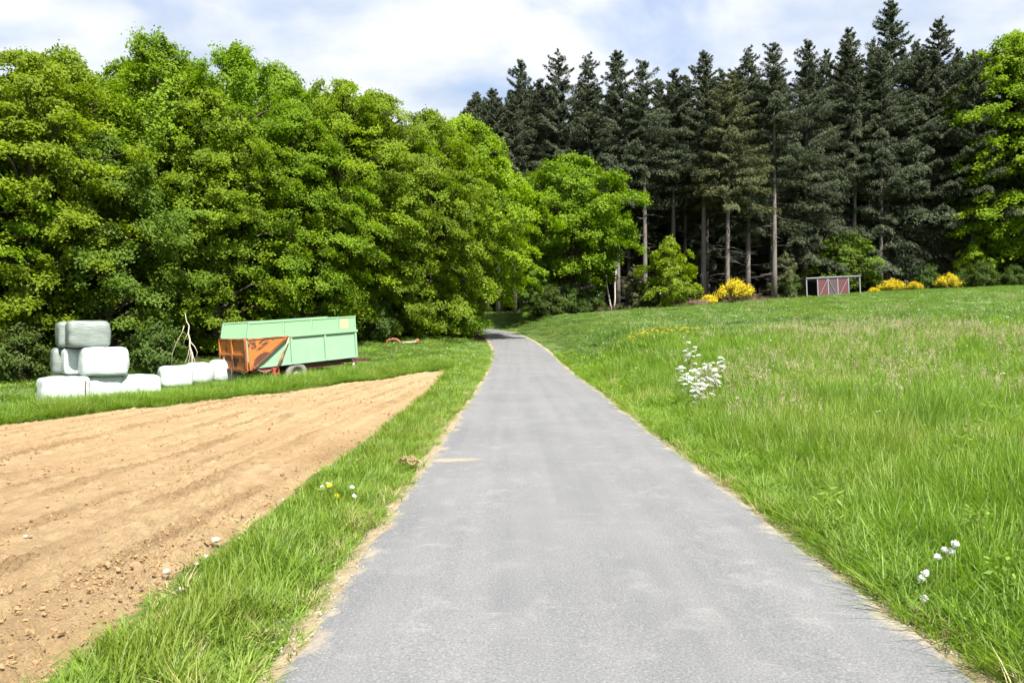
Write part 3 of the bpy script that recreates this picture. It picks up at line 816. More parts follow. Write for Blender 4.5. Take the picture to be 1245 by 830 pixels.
# far wood that closes the view between the trunks
rg = np.random.default_rng(3)
n = 26000
fx = rg.uniform(-120, 150, n); fyy = 138 + rg.random(n) * 10 + 0.05 * np.abs(fx)
left = fx < -25
fyy = np.where(left, 80 + (fx + 25) * 0.55 * -0.2 + rg.random(n) * 10 + 30, fyy)
fz = Z(fx, fyy) + rg.random(n) ** 1.3 * 22
V, F = leaf_quads(np.stack([fx, fyy, fz], 1), norm(np.array([0, -0.6, 0.8])[None] + 0.6 * rg.normal(size=(n, 3))), 1.5, 0.8, rg)
tag(link('far_wood', mesh_np('far_wood', V, F, M['needle'], {'var': np.repeat(rg.random(n) * 0.7, 4)})), 'dark depth of the wood behind the trunks', 'wood', None, 'stuff')

# ------------------------------------------------------------------ broom bushes
def broom(seed, H, W):
    rg = np.random.default_rng(seed); mb = MB()
    tips = []
    for i in range(46):
        az = rg.random() * 6.283; l = rg.random() ** 0.6
        e = np.array([math.cos(az) * W * 0.5 * l, math.sin(az) * W * 0.5 * l, H * (1 - 0.55 * l ** 2) * rg.uniform(0.72, 1.05)])
        mb.tube([(0.1 * math.cos(az), 0.1 * math.sin(az), -0.1), e * np.array([0.55, 0.55, 0.5]), e], [0.02, 0.014, 0.006], 3, False)
        tips.append(e)
    tips = np.array(tips)
    def cloud(nper, sx, dz, L, W2, mat, nm):
        idx = np.repeat(np.arange(len(tips)), nper); n = len(idx)
        s = rg.random(n) * 0.5
        P = tips[idx] * (1 - s * 0.75)[:, None] + rg.normal(size=(n, 3)) * np.array([sx, sx, sx * 0.8]); P[:, 2] += dz
        P[:, 2] = np.maximum(P[:, 2], 0.05)
        V, F = leaf_quads(P, norm(rg.normal(size=(n, 3)) + np.array([0, 0, 0.5])), L, W2, rg)
        return mesh_np(nm, V, F, mat, {'var': np.repeat(rg.random(n), 4)})
    return mb.mesh('stems', M['twig']), cloud(60, 0.20, -0.12, 0.13, 0.05, M['broom_twig'], 'foliage'), cloud(95, 0.16, 0.05, 0.11, 0.09, M['broom_flower'], 'blossom')
br = [broom(1, 2.2, 3.9), broom(2, 1.8, 3.0), broom(5, 1.5, 1.9)]
for px, Y, k, sc, szz, lab in [(893, 74.5, 0, 1.08, 1.12, 'largest yellow flowering broom bush, before the bare conifer trunks'), (862, 74, 2, 0.9, 0.7, 'small yellowish broom beside the largest broom bush'),
                          (1085, 83, 1, 1.0, 0.86, 'spreading yellow broom bush just right of the field shelter'), (1111, 83.5, 2, 0.85, 0.75, 'small yellow broom between the two wider broom bushes'),
                          (1152, 82.3, 1, 0.95, 1.02, 'compact bright yellow broom bush beside the dark shrub'), (1062, 83, 2, 0.6, 0.45, 'tiny yellow broom sprig at the shelter post')]:
    o = plant_tree('broom_bush', br[k], at(px, Y), Y, lab, 'bush', 'yellow broom bushes', sc, None, szz, ('stems', 'foliage', 'blossom'))
# brushwood at the wood edge
for px, Y, w_, h_, lab in [(905, 74.3, 4.6, 0.8, 'heap of brown brushwood at the foot of the largest broom'), (845, 73, 2.6, 0.5, 'low brown brushwood beside the young beech')]:
    x = at(px, Y); mb = MB()
    for i in range(170):
        p = np.array([rg.normal() * w_ * 0.26, rg.normal() * 0.5, abs(rg.normal()) * h_ * 0.45]); d = norm(rg.normal(size=3) * np.array([1, 0.6, 0.45])) * rg.uniform(0.3, 0.8)
        mb.tube([p - d, p + np.array([0, 0, 0.06]), p + d], [0.016, 0.014, 0.006], 3, False)
    o = mb.obj('brushwood_heap', M['twig']); o.location = (x, Y, Zf(x, Y) + 0.05); tag(o, lab, 'brushwood')

# ------------------------------------------------------------------ field shelter by the conifers
def paint(name, col, rust, thr, scale, rough=0.55, spec=0.4):
    return plain_mat(name, col, rough, spec, 0.12, scale, 0.002, 0.0, rust, thr)
M['maroon'] = plain_mat('maroon', (0.112, 0.042, 0.044), 0.7, 0.3, 0.25, 3)
M['maroon_grey'] = plain_mat('maroon_grey', (0.085, 0.06, 0.066), 0.7, 0.3, 0.25, 3)
M['frame_grey'] = plain_mat('frame_grey', (0.22, 0.22, 0.235), 0.5, 0.4, 0.15, 5)
M['dark_board'] = plain_mat('dark_board', (0.045, 0.038, 0.038), 0.85, 0.2, 0.3, 3)
M['roof_sheet'] = plain_mat('roof_sheet', (0.33, 0.33, 0.35), 0.5, 0.4, 0.2, 3)
SY = 79.0
sx0, sx1 = at(981, SY), at(1051, SY)
SW = sx1 - sx0
szb = Zf(sx0, SY)
tilt = math.atan2(Zf(sx1, SY) - Zf(sx0, SY), SW)
sh = thing('field_shelter', 'maroon panelled field shelter with pale frame and diagonal braces at the meadow edge', 'shelter', (sx0, SY, szb - 0.12), (0, -tilt, R(8)))
fr = [0.0, 0.205, 0.40, 0.58, 0.785, 1.0]
SH, SD = zat(337, SY) - zat(362, SY), 2.9
for i, q in enumerate(fr):
    MB().box((q * SW - .055, -.055, -.35), (q * SW + .055, .055, SH)).obj('post', M['frame_grey'], sh)
for q in (0.0, 0.5, 1.0):
    MB().box((q * SW - .05, SD - .05, -.35), (q * SW + .05, SD + .05, SH - .25)).obj('post', M['frame_grey'], sh)
MB().box((-.055, 0.42 * SD - .05, -.35), (.05, 0.42 * SD + .05, SH - .1)).obj('post', M['frame_grey'], sh)
MB().box((.055, -.035, SH - .13), (SW - .055, .04, SH - .01)).obj('top_rail', M['frame_grey'], sh)
for i, m_ in ((1, 'maroon'), (2, 'maroon_grey'), (3, 'maroon')):
    a, b_ = fr[i] * SW + .057, fr[i + 1] * SW - .057
    n_b = 5
    for j in range(n_b):                                 # upright boards
        MB().box((a + (b_ - a) * j / n_b + .006, -.012 - .004 * (j % 2), .04), (a + (b_ - a) * (j + 1) / n_b - .006, .012, SH - .135)).obj('board', M[m_], sh)
    p, q = ((a, -.045, .08), (b_, -.045, SH - .18)) if i != 2 else ((b_, -.045, .08), (a, -.045, SH - .18))
    MB().bar(p, q, .04, .045).obj('brace', M['frame_grey'], sh)
    MB().box((a, -.04, .0), (b_, .03, .035)).obj('bottom_rail', M['frame_grey'], sh)
for j in range(9):                                       # left side and back boards
    MB().box((-.02, .09 + (SD - .16) * j / 9, .05), (.01, .09 + (SD - .16) * (j + 1) / 9 - .012, SH - .2)).obj('board', M['maroon_grey'] if j % 4 else M['dark_board'], sh)
for j in range(18):
    MB().box((.06 + (SW - .12) * j / 18, SD + .06, .02), (.06 + (SW - .12) * (j + 1) / 18 - .012, SD + .085, SH - .28)).obj('board', M['dark_board'], sh)
rf = MB()
nx = 60
for side_z in (0, 1):
    pass
V = []; F = []
for i in range(nx + 1):
    xx = -.10 + (SW + .2) * i / nx; zz = .022 * math.cos(i * math.pi / 1.5)
    for yy, dz in ((-.12, SH + .045), (SD + .15, SH - .24)):
        V.append((xx, yy, dz + zz)); V.append((xx, yy, dz + zz + .02))
for i in range(nx):
    o4 = i * 4
    F += [(o4 + 1, o4 + 5, o4 + 7, o4 + 3), (o4, o4 + 2, o4 + 6, o4 + 4), (o4, o4 + 4, o4 + 5, o4 + 1), (o4 + 2, o4 + 3, o4 + 7, o4 + 6)]
rf.add(V, F); rf.obj('roof', M['roof_sheet'], sh)
MB().box((-.1, -.145, SH + .005), (SW + .1, -.125, SH + .075)).obj('fascia', M['roof_sheet'], sh)

# ------------------------------------------------------------------ trailer
M['green_paint'] = paint('green_paint', (0.235, 0.375, 0.255), (0.29, 0.36, 0.24), (0.55, 0.72), 2.2)
M['green_light'] = paint('green_light', (0.215, 0.385, 0.215), (0.30, 0.27, 0.16), (0.68, 0.78), 2.6)
M['orange_paint'] = paint('orange_paint', (0.40, 0.135, 0.028), (0.09, 0.036, 0.022), (0.49, 0.53), 1.9, 0.7)
M['rust'] = paint('rust', (0.15, 0.06, 0.035), (0.30, 0.11, 0.04), (0.5, 0.6), 5, 0.85, 0.2)
M['red_paint'] = paint('red_paint', (0.34, 0.055, 0.035), (0.14, 0.05, 0.03), (0.5, 0.62), 5, 0.7)
M['chassis'] = paint('chassis', (0.10, 0.035, 0.028), (0.05, 0.03, 0.025), (0.5, 0.6), 4, 0.8)
M['cream'] = plain_mat('cream', (0.45, 0.38, 0.22), 0.6, 0.3, 0.1, 6)
M['tyre'] = plain_mat('tyre', (0.20, 0.185, 0.165), 0.9, 0.2, 0.3, 8, 0.01)
M['rim'] = plain_mat('rim', (0.35, 0.33, 0.30), 0.6, 0.4, 0.25, 8)
M['white_plate'] = plain_mat('white_plate', (0.75, 0.75, 0.72), 0.5, 0.4, 0.05, 8)
TY = 27.5
tx0 = at(305, TY)
TL, TW = 4.75, 2.15
TA = R(46)
fx1, fy1 = tx0 + TL * math.cos(TA), TY + TL * math.sin(TA)
tz0 = zat(447, TY) - 0.80
tpitch = math.atan2((zat(431.5, fy1) - zat(446, TY)) * 1.0, TL)
tr = thing('tipping_trailer', 'old green tipping trailer with rusty orange tailgate beside the tilled field', 'trailer', (tx0, TY, tz0), (0, 0, 0))
tr.rotation_euler = (Matrix.Rotation(TA, 3, 'Z') @ Matrix.Rotation(-tpitch, 3, 'Y')).to_euler()
B0, B1, B2 = 0.80, 1.90, 2.47                            # tub floor, tub rim, top of the extension boards
# tub: floor, side panels between ribs, far side, front
MB().box((0.02, .02, B0), (TL - .02, TW - .02, B0 + .06)).obj('floor_plate', M['chassis'], tr)
ribs = [0.0, 0.37 * TL, 0.685 * TL, TL]
for side, y0 in ((0, 0.0), (1, TW - .03)):
    for i in range(3):
        MB().box((ribs[i] + (0.03 if i == 0 else .045), y0, B0 + .02), (ribs[i + 1] - .045, y0 + .03, B1 - .09)).obj('side_panel', M['green_paint'], tr, False, .004)
    for i in range(1, 4):
        xx = ribs[i] - (.05 if i == 3 else 0)
        ya, yb = (-.05, .06) if side == 0 else (TW - .06, TW + .05)
        MB().box((xx - .045, ya, B0 - .04), (xx + .045, yb, B1 - .092)).obj('rib', M['green_paint'], tr, False, .006)
    ya, yb = (-.075, .05) if side == 0 else (TW - .05, TW + .075)
    MB().box((-.02, ya, B1 - .09), (TL + .05, yb, B1)).obj('rim_rail', M['green_light'], tr, False, .008)
    ya, yb = (-.04, .05) if side == 0 else (TW - .05, TW + .04)
    MB().box((0.03, ya, B0 - .05), (TL - .10, yb, B0 + .018)).obj('sill_rail', M['green_paint'], tr, False, .006)
    # extension boards above the rim
    y0 = 0.0 if side == 0 else TW - .025
    cuts = [0.10, 0.31 * TL, 0.57 * TL, 0.82 * TL, TL - .02]
    for i in range(4):
        a, b_ = cuts[i], cuts[i + 1]
        lo = a - .10 if i == 0 else a + .03
        mb = MB()
        V = [(lo + .02, y0, B1 + .004), (b_ - .03, y0, B1 + .004), (b_ - .03, y0, B2 - .05), (a + .05, y0, B2 - .05)]
        V = V + [(p[0], p[1] + .025, p[2]) for p in V]
        mb.add(V, [(0, 1, 2, 3), (7, 6, 5, 4), (0, 4, 5, 1), (1, 5, 6, 2), (2, 6, 7, 3), (3, 7, 4, 0)])
        mb.obj('extension_board', M['green_light'], tr)
    for i, q in enumerate(cuts):
        p0, p1 = ((q - .12, y0 + .012, B1), (q + .0, y0 + .012, B2 - .05)) if i == 0 else ((q, y0 + .012, B1), (q, y0 + .012, B2 - .05))
        MB().bar(p0, p1, .05, .06).obj('extension_post', M['green_paint'], tr)
    MB().box((.06, y0 - .02, B2 - .05), (TL + .02, y0 + .05, B2)).obj('top_rail', M['green_light'], tr, False, .006)
MB().box((TL - .03, .065, B0 + .065), (TL, TW - .065, B2 - .02)).obj('front_wall', M['green_paint'], tr)
MB().box((0.845 * TL, -.008, B1 + .09), (0.925 * TL, -.002, B2 - .10)).obj('cream_patch', M['cream'], tr)
# tailgate with its two cheek plates
M['orange_gate'] = paint('orange_gate', (0.42, 0.145, 0.030), (0.10, 0.04, 0.024), (0.55, 0.60), 2.4, 0.7)
tg = MB().box((-.09, .0, B0 - .12), (-.05, TW, B1 - .02)).obj('tailgate', M['orange_gate'], tr)
for yy in (0.0, TW * .5 - .04, TW - .08):
    MB().box((-.15, yy, B0 - .06), (-.092, yy + .08, B1 - .03)).obj('upright', M['orange_gate'] if yy else M['rust'], tg, False, .006)
for zz, m_ in ((B1 - .10, 'rust'), (B0 + .44, 'orange_gate'), (B0 - .16, 'rust')):
    for seg in ((.082, TW * .5 - .042), (TW * .5 + .042, TW - .082)):
        MB().box((-.14, seg[0], zz), (-.092, seg[1], zz + (.07 if zz > B0 else .10))).obj('crossbar', M[m_], tg, False, .006)
MB().box((-.152, .02, B0 - .165), (-.085, TW - .02, B0 - .065)).obj('bottom_bar', M['rust'], tg, False, .006)
for ya in (.30, .75, 1.35, 1.8):                         # pockets low in the gate
    MB().box((-.10, ya - .13, B0 + .20), (-.091, ya + .13, B0 + .36)).obj('pocket', M['rust'], tg)
MB().box((-.106, TW - .36, B0 + .08), (-.093, TW - .24, B0 + .36)).obj('white_plate', M['white_plate'], tg)
MB().tube([(-.10, .04, B0 - .1), (-.10, .04, B1 + .02)], .035, 8).obj('hinge_tube', M['rust'], tg, True)
for y0, y1 in ((-.115, -.085), (TW + .085, TW + .115)):
    V = [(-.05, y0, B0 - .10), (.10, y0, B0 - .06), (1.52, y0, B1 - .12), (1.62, y0, B1 - .02), (-.05, y0, B1 - .02)]
    V = V + [(p[0], y1, p[2]) for p in V]
    ck = MB().add(V, [(0, 1, 2, 3, 4), (9, 8, 7, 6, 5)] + [(i, i + 5, (i + 1) % 5 + 5, (i + 1) % 5) for i in range(5)]).obj('cheek_plate', M['orange_paint'], tr)
    yo = y0 - .012 if y0 < 0 else y1 + .002
    MB().bar((.10, yo, B0 - .03), (1.55, yo, B1 - .07), .02, .07).obj('stiffener', M['rust'], ck)
    MB().box((-.05, yo - .01, B1 - .075), (1.45, yo + .01, B1 - .025)).obj('top_strip', M['rust'], ck)
    MB().tube([(1.56, yo - .03, B1 - .06), (1.56, yo + .05, B1 - .06)], .05, 10).obj('pivot', M['rust'], ck, True)
cyl = MB().tube([(0.98, -.16, B0 - .22), (1.30, -.16, B0 + .40)], .045, 10).obj('ram', M['rust'], tr, True)
MB().tube([(1.29, -.16, B0 + .38), (1.60, -.16, B1 - .10)], .028, 8).obj('ram_rod', M['cream'], cyl, True)
for zz in (0.4, 0.8):
    MB().tube([(.2, -.02, B0 - .05), (.6, .0, B0 - .18 - .1 * zz), (1.0, -.02, B0 - .12)], .014, 5).obj('hose', M['tyre'], tr, True)
# chassis, axle, wheels, stand, drawbar
for yy in (.50, TW - .62):
    MB().box((.1, yy, B0 - .27), (TL + .1, yy + .12, B0 - .052)).obj('chassis_beam', M['chassis'], tr)
for xx in (.15, 1.2, 2.6, 3.8):
    MB().box((xx, .625, B0 - .22), (xx + .09, TW - .625, B0 - .08)).obj('cross_member', M['chassis'], tr)
MB().box((.1, .03, B0 - .20), (1.05, .10, B0 - .07)).obj('rear_skirt', M['red_paint'], tr)
MB().box((.86, -.14, B0 - .36), (1.12, .12, B0 - .10)).obj('ram_bracket', M['red_paint'], tr, False, .01)
MB().box((2.1, .12, B0 - .30), (TL - .6, .2, B0 - .06)).obj('side_skirt', M['chassis'], tr)
AX = 1.95
for xx in (AX,):
    MB().tube([(xx, .12, .34), (xx, TW - .12, .34)], .06, 10).obj('axle', M['chassis'], tr, True)
    for yy in (.14, TW - .14):
        Mw = Matrix.Translation((xx, yy, .36)) @ Matrix.Rotation(R(90), 4, 'X')
        ty = MB().lathe([(.22, -.13), (.36, -.15), (.44, -.12), (.465, -.06), (.465, .06), (.44, .12), (.36, .15), (.22, .13), (.22, -.13)], 28, Mw).obj('wheel', M['tyre'], tr, True)
        MB().lathe([(.02, .05), (.08, .06), (.10, .03), (.20, .05), (.222, .12), (.225, -.12), (.02, -.10)], 20, Mw).obj('rim', M['rim'], ty, True)
dbm = MB()
dbm.bar((TL + .1, .6, B0 - .2), (TL + 1.3, TW / 2, B0 - .3), .1, .12).bar((TL + .1, TW - .6, B0 - .2), (TL + 1.3, TW / 2, B0 - .3), .1, .12)
dbm.obj('drawbar', M['chassis'], tr)
st = MB().tube([(TL - .12, .15, -.1), (TL - .12, .15, B0 - .06)], .06, 10).obj('stand', M['rim'], tr, True)
MB().tube([(TL - .3, .02, B0 - .02), (TL - .24, -.02, B0 - .2), (TL - .05, .0, B0 - .32), (TL + .03, .1, B0 - .1)], .022, 6).obj('loop_chain', M['rust'], tr, True)

# ------------------------------------------------------------------ wrapped bales
def bale_mat(name, col):
    m, nt, out = new_mat(name); b = NB(nt)
    v = b.objc()
    n1 = b.noise(3, 4, 0.6, v); st_ = b.n('ShaderNodeMapping'); st_.inputs['Scale'].default_value = (1.5, 1.5, 14); b.l(v, st_.inputs[0])
    n2 = b.noise(1.6, 5, 0.6, st_.outputs[0], 1.2)
    c = b.mix(b.rng(n1, 0.35, 0.7), tuple(x * 0.9 for x in col), col)
    c = b.mix(b.math('MULTIPLY', b.rng(n2, 0.55, 0.75), 0.35), c, tuple(x * 0.72 for x in col))
    b.principled(out, c, 0.38, 0.45, b.bump(n2, 0.6, 0.035))
    return m
M['bale_white'] = bale_mat('bale_white', (0.50, 0.565, 0.54))
M['bale_grey'] = bale_mat('bale_grey', (0.20, 0.235, 0.215))
def bale_mesh(seed, L, W, H, pw=7.5):
    N_ = 12
    V = []; F = []; idx = {}
    def vert(p):
        k = tuple(np.round(p, 5))
        if k not in idx:
            idx[k] = len(V); V.append(p)
        return idx[k]
    for ax in range(3):
        for sg in (-1, 1):
            o1, o2 = (ax + 1) % 3, (ax + 2) % 3
            ids = [[0] * (N_ + 1) for _ in range(N_ + 1)]
            for i in range(N_ + 1):
                for j in range(N_ + 1):
                    p = [0, 0, 0]; p[ax] = sg; p[o1] = -1 + 2 * i / N_; p[o2] = -1 + 2 * j / N_
                    ids[i][j] = vert(np.array(p, float))
            for i in range(N_):
                for j in range(N_):
                    q = (ids[i][j], ids[i + 1][j], ids[i + 1][j + 1], ids[i][j + 1])
                    F.append(q if sg > 0 else q[::-1])
    V = np.array(V)
    r = (np.abs(V) ** pw).sum(1) ** (1 / pw)
    V = V / r[:, None]                                   # superellipsoid: a soft cornered block
    
    nz = fbm(V[:, 0] * 1.6 + seed * 3 + V[:, 2], V[:, 1] * 1.6 + seed + V[:, 2] * 1.3, 3, seed)
    nz2 = fbm(V[:, 0] * 4.5 + seed + V[:, 2] * 2.5, V[:, 1] * 4.5 + V[:, 2] * 3.1, 2, seed + 7)
    V *= (1 + 0.06 * nz + 0.022 * nz2)[:, None]
    V = V * np.array([L / 2, W / 2, H / 2]); V[:, 2] += H / 2
    V[:, 2] = np.maximum(V[:, 2], 0.0)
    V[:, :2] *= (1 + 0.05 * np.cos((V[:, 2] / H - 0.35) * 2.2) - 0.02)[:, None]
    return V, F
BA = R(39)
bu = np.array([math.cos(BA), math.sin(BA)]); bv = np.array([-math.sin(BA), math.cos(BA)])
bx0, by0, bz0 = hit(76, 492)
def bale(seed, u_, v_, z_, L, W, H, mat, label, group, rot=0.0):
    V, F = bale_mesh(seed, L, W, H)
    mb = MB(); mb.add(V, F)
    o = mb.obj('wrapped_bale', M[mat], None, True)
    p = np.array([bx0, by0]) + bu * u_ + bv * v_
    zz = (Zf(p[0], p[1]) - 0.04) if z_ is None else z_
    o.location = (p[0], p[1], zz); o.rotation_euler = (0, 0, BA + rot)
    tag(o, label, 'bale', group); return zz + H
G3 = 'wrapped silage bales stacked behind the tilled field'
BH = 0.90
zt = bale(1, 0.0, 0.0, None, 1.30, 0.95, 0.92, 'bale_white', 'white wrapped bale at the bottom corner of the stack, farthest from the trailer', G3, 0.12)
zb1 = zt - 0.02
bale(2, 1.12, 0.30, zb1 - 0.89, 1.10, 0.95, 0.89, 'bale_white', 'white bale in the middle of the bottom row under the stack', G3, 0.05)
bale(3, 2.22, 0.25, zb1 - 0.87, 1.20, 0.95, 0.86, 'bale_white', 'white bale ending the bottom row of the stack, half under the upper bale', G3, -0.05)
bale(4, 0.30, 1.28, zb1 - 0.84, 1.2, 1.0, 0.84, 'bale_grey', 'grey bale at the bottom behind the front row of the stack', G3)
bale(14, 1.5, 1.30, zb1 - 0.84, 1.2, 1.0, 0.84, 'bale_grey', 'second grey bale at the bottom behind the front row', G3)
zm = bale(5, 1.16, 0.12, zb1, 1.32, 0.98, 0.92, 'bale_white', 'big white bale in the middle layer facing the field', G3, 0.0)
bale(6, 0.70, 0.98, zb1, 1.15, 0.66, 0.88, 'bale_white', 'white bale in the middle layer, half hidden behind the big one', G3)
bale(7, 0.52, 1.82, zb1, 1.2, 0.90, 0.90, 'bale_grey', 'grey bale in the middle layer at the back of the stack', G3)
bale(8, 0.78, 0.50, zm - 0.01, 1.18, 0.98, 0.86, 'bale_grey', 'grey weathered bale lying on top of the stack, larger face to the field', G3, -0.03)
bale(9, 0.62, 1.50, zm - 0.03, 1.15, 0.9, 0.86, 'bale_grey', 'grey weathered bale on top of the stack at the back', G3)
for i, (px, py, L, lab) in enumerate([(213, 470, 1.12, 'white bale of the low row farthest from the trailer'), (241, 467, 1.0, 'white bale in the middle of the low row near the trailer'), (272, 464, 1.15, 'white bale of the low row touching the trailer tailgate')]):
    hx, hy, hz = hit(px, py)
    V, F = bale_mesh(20 + i, L, 0.95, (0.80, 0.86, 0.90)[i], (5.5, 3.4, 3.8)[i])
    mb = MB(); mb.add(V, F); o = mb.obj('wrapped_bale', M['bale_white'], None, True)
    o.location = (hx, hy, hz - 0.03); o.rotation_euler = (0, 0, BA + (-.1, .08, -.05)[i]); tag(o, lab, 'bale', 'low row of white wrapped bales')

# stakes before the bales
M['stake'] = plain_mat('stake', (0.10, 0.065, 0.05), 0.85, 0.2, 0.3, 20)
for px, top, base, lab in [(103, 467, 492, 'thin rusty iron stake in the grass before the tall bale stack'), (281, 450, 470, 'thin rusty iron stake in the grass before the low white bales')]:
    hx, hy, hz = hit(px, base)
    o = thing('iron_stake', lab, 'stake', (hx, hy, hz))
    h = (base - top) / FPX * hy + .1
    MB().tube([(0, 0, -.2), (.01, 0, h * .5), (0, .01, h)], .02, 7).obj('rod', M['stake'], o, True)
    MB().tube([(.0, .01, h - .09), (.05, .0, h - .07), (.07, 0, h - .03)], .008, 5).obj('hook', M['stake'], o, True)

# pale dead branch leaning behind the low bales
dx, dy = at(231, 28.8), 28.8
dz = Zf(dx, dy)
def dpt(px, py, off=0): return (at(px, dy) - dx, off, zat(py, dy) - dz)
o = thing('dead_branch', 'pale bare dead branch fanning out behind the low white bales', 'branch', (dx, dy, dz))
MB().tube([dpt(221, 380, .3), dpt(224, 390, .2), dpt(228, 396, .15), dpt(227.5, 405, .1), dpt(231, 413), dpt(230.5, 421), dpt(233.5, 430), dpt(233, 452)], [.010, .014, .018, .022, .026, .030, .033, .038], 7).obj('main_limb', M['dead_wood'], o, True)
for pts, r_ in [([(231, 415), (236, 421), (239, 428), (237, 436)], .022), ([(231, 420), (228, 432), (224, 441), (222, 452)], .02), ([(232, 425), (230, 435), (227, 444), (228, 455)], .018),
                ([(224, 396), (221, 404), (213, 418), (208, 430), (206, 452)], .022), ([(233, 428), (236, 438), (238, 446), (238, 455)], .018), ([(229, 404), (225, 411), (221, 421)], .014)]:
    MB().tube([dpt(a, b_, .03 * i) for i, (a, b_) in enumerate(pts)], [r_ * .75 * (1 - .12 * i) for i in range(len(pts))], 6).obj('twig', M['dead_wood'], o, True)

# rusty implement at the wood foot
ix, iy, iz = hit(490, 418, 30)
M['implement_red'] = paint('implement_red', (0.36, 0.13, 0.085), (0.16, 0.07, 0.045), (0.5, 0.62), 6, 0.8)
M['pale_bar'] = plain_mat('pale_bar', (0.50, 0.42, 0.30), 0.8, 0.2, 0.3, 10)
o = thing('farm_implement', 'rusty red farm implement frame with hoop lying at the wood foot', 'implement', (ix, iy, iz), (0, 0, R(12)))
k = iy / FPX                                             # metres per photograph pixel here
def ip(px, py, y=0): return ((px - 490) * k, y, (418 - py) * k)
hoop = [ip(470.3, 420), ip(470.3, 416.5), ip(471.5, 414), ip(474, 412.7), ip(478, 412), ip(482, 412.3), ip(485, 414), ip(486.3, 417), ip(486.6, 420)]
MB().tube(hoop, .055, 8).obj('hoop', M['implement_red'], o, True)
MB().tube([(p[0], .8, p[2]) for p in hoop], .055, 8).obj('hoop', M['implement_red'], o, True)
MB().bar(ip(472, 417.3, .3), ip(480.5, 417, .3), .09, .07).obj('pale_bar', M['pale_bar'], o)
MB().bar(ip(489, 416.3), ip(506, 415.2), .09, .08).obj('pale_bar', M['pale_bar'], o)
MB().bar(ip(487, 420.2), ip(507, 420.2), .12, .10).obj('cross_beam', M['pale_bar'], o)
MB().bar(ip(478, 411.5, 0), ip(478, 411.5, .8), .10, .12).obj('head_bar', M['chassis'], o)
MB().tube([ip(507.5, 421), ip(507.5, 415), ip(507.5, 412)], [.10, .09, .085], 10).obj('end_post', M['implement_red'], o, True)
MB().tube([ip(507.5, 421, .8), ip(507.5, 412.5, .8)], .09, 10).obj('end_post', M['implement_red'], o, True)
MB().tube([ip(507.5, 417, 0), ip(507.5, 417, .8)], .04, 8).obj('cross_tube', M['implement_red'], o, True)

# ------------------------------------------------------------------ flowers one can pick out
def umbel_mesh(seed, r):
    rg = np.random.default_rng(seed); P = []
    mb = MB()
    for i in range(9):
        a = i * 2.4 + rg.normal() * .3; q = math.sqrt((i + .5) / 9) * r
        c = np.array([math.cos(a) * q, math.sin(a) * q, r * .6 - q * q / r * .35])
        mb.tube([(0, 0, 0), c], .0012, 3, False)
        n = 12
        P.append(c + rg.normal(size=(n, 3)) * np.array([r * .17, r * .17, r * .14]))
    P = np.concatenate(P)
    V, F = leaf_quads(P, norm(np.array([0, 0, 1.0])[None] + .45 * rg.normal(size=(len(P), 3))), .019, .017, rg)
    return mesh_np('umbel', V, F, M['white_petal'], {'var': np.repeat(rg.random(len(P)), 4)})
umb = [umbel_mesh(i, .030 + .007 * i) for i in range(3)]
def feathery(seed, L):
    rg = np.random.default_rng(seed); P = []; D = []
    for i in range(70):
        s = rg.random(); w = (1 - s) * .5 * L * rg.uniform(-1, 1)
        P.append((w, s * L, .10 * L * math.sin(s * 2.6) - abs(w) * .2)); D.append((np.sign(w) * .8, .6, 0))
    V, F = leaf_quads(np.array(P), norm(np.array([0, 0, 1.0])[None] + .3 * rg.normal(size=(70, 3))), .05, .018, rg, np.array(D))
    return mesh_np('leaf', V, F, M['grass'], {'var': np.repeat(rg.random(70), 4)})
fl = [feathery(1, .32), feathery(2, .26)]
for i, (px, base, h, n, lab) in enumerate([(838, 462, .98, 11, 'tall white cow parsley plant rising behind the main clump in the meadow'),
                                      (843, 500, .80, 15, 'white cow parsley with crowded low umbels in the middle of the clump'),
                                      (858, 492, .88, 15, 'full white cow parsley plant in the middle of the clump'),
                                      (870, 494, .74, 9, 'loose cow parsley at the meadow side of the clump'),
                                      (832, 482, .74, 8, 'small cow parsley at the lane side of the clump'),
                                      (852, 508, .62, 11, 'short cow parsley in front of the white clump'),
                                      (876, 474, .72, 7, 'sparse cow parsley behind the meadow side of the clump')]):
    hx, hy, hz = hit(px, base)
    o = thing('cow_parsley', lab, 'plant', (hx, hy, hz), (0, 0, 0), 'cow parsley clump in the meadow')
    rg = np.random.default_rng(100 + i)
    mb = MB()
    mb.tube([(0, 0, -.03), (.01, .01, h * .5), (0, .02, h * .8)], [.008, .006, .004], 5)
    spots = []
    for j in range(int(n * 1.8)):
        a = rg.random() * 6.28; q = rg.uniform(.03, .25)
        e = (math.cos(a) * q, math.sin(a) * q, h * rg.uniform(.55, 1.04) - q * .35)
        mb.tube([(0, .01, h * rg.uniform(.3, .6)), (e[0] * .6, e[1] * .6, e[2] * .8), e], [.004, .003, .002], 4, False)
        spots.append(e)
    mb.obj('stem', M['stem'], o, True)
    for j, e in enumerate(spots):
        u_ = link('umbel', umb[j % 3], o, e, (rg.normal() * .2, rg.normal() * .2, rg.random() * 6)); s_ = rg.uniform(.8, 1.3); u_.scale = (s_,) * 3
    for j in range(7):
        link('leaf', fl[j % 2], o, (0, 0, h * (.08 + .07 * j)), (rg.uniform(-.2, .4), 0, j * 2.4))

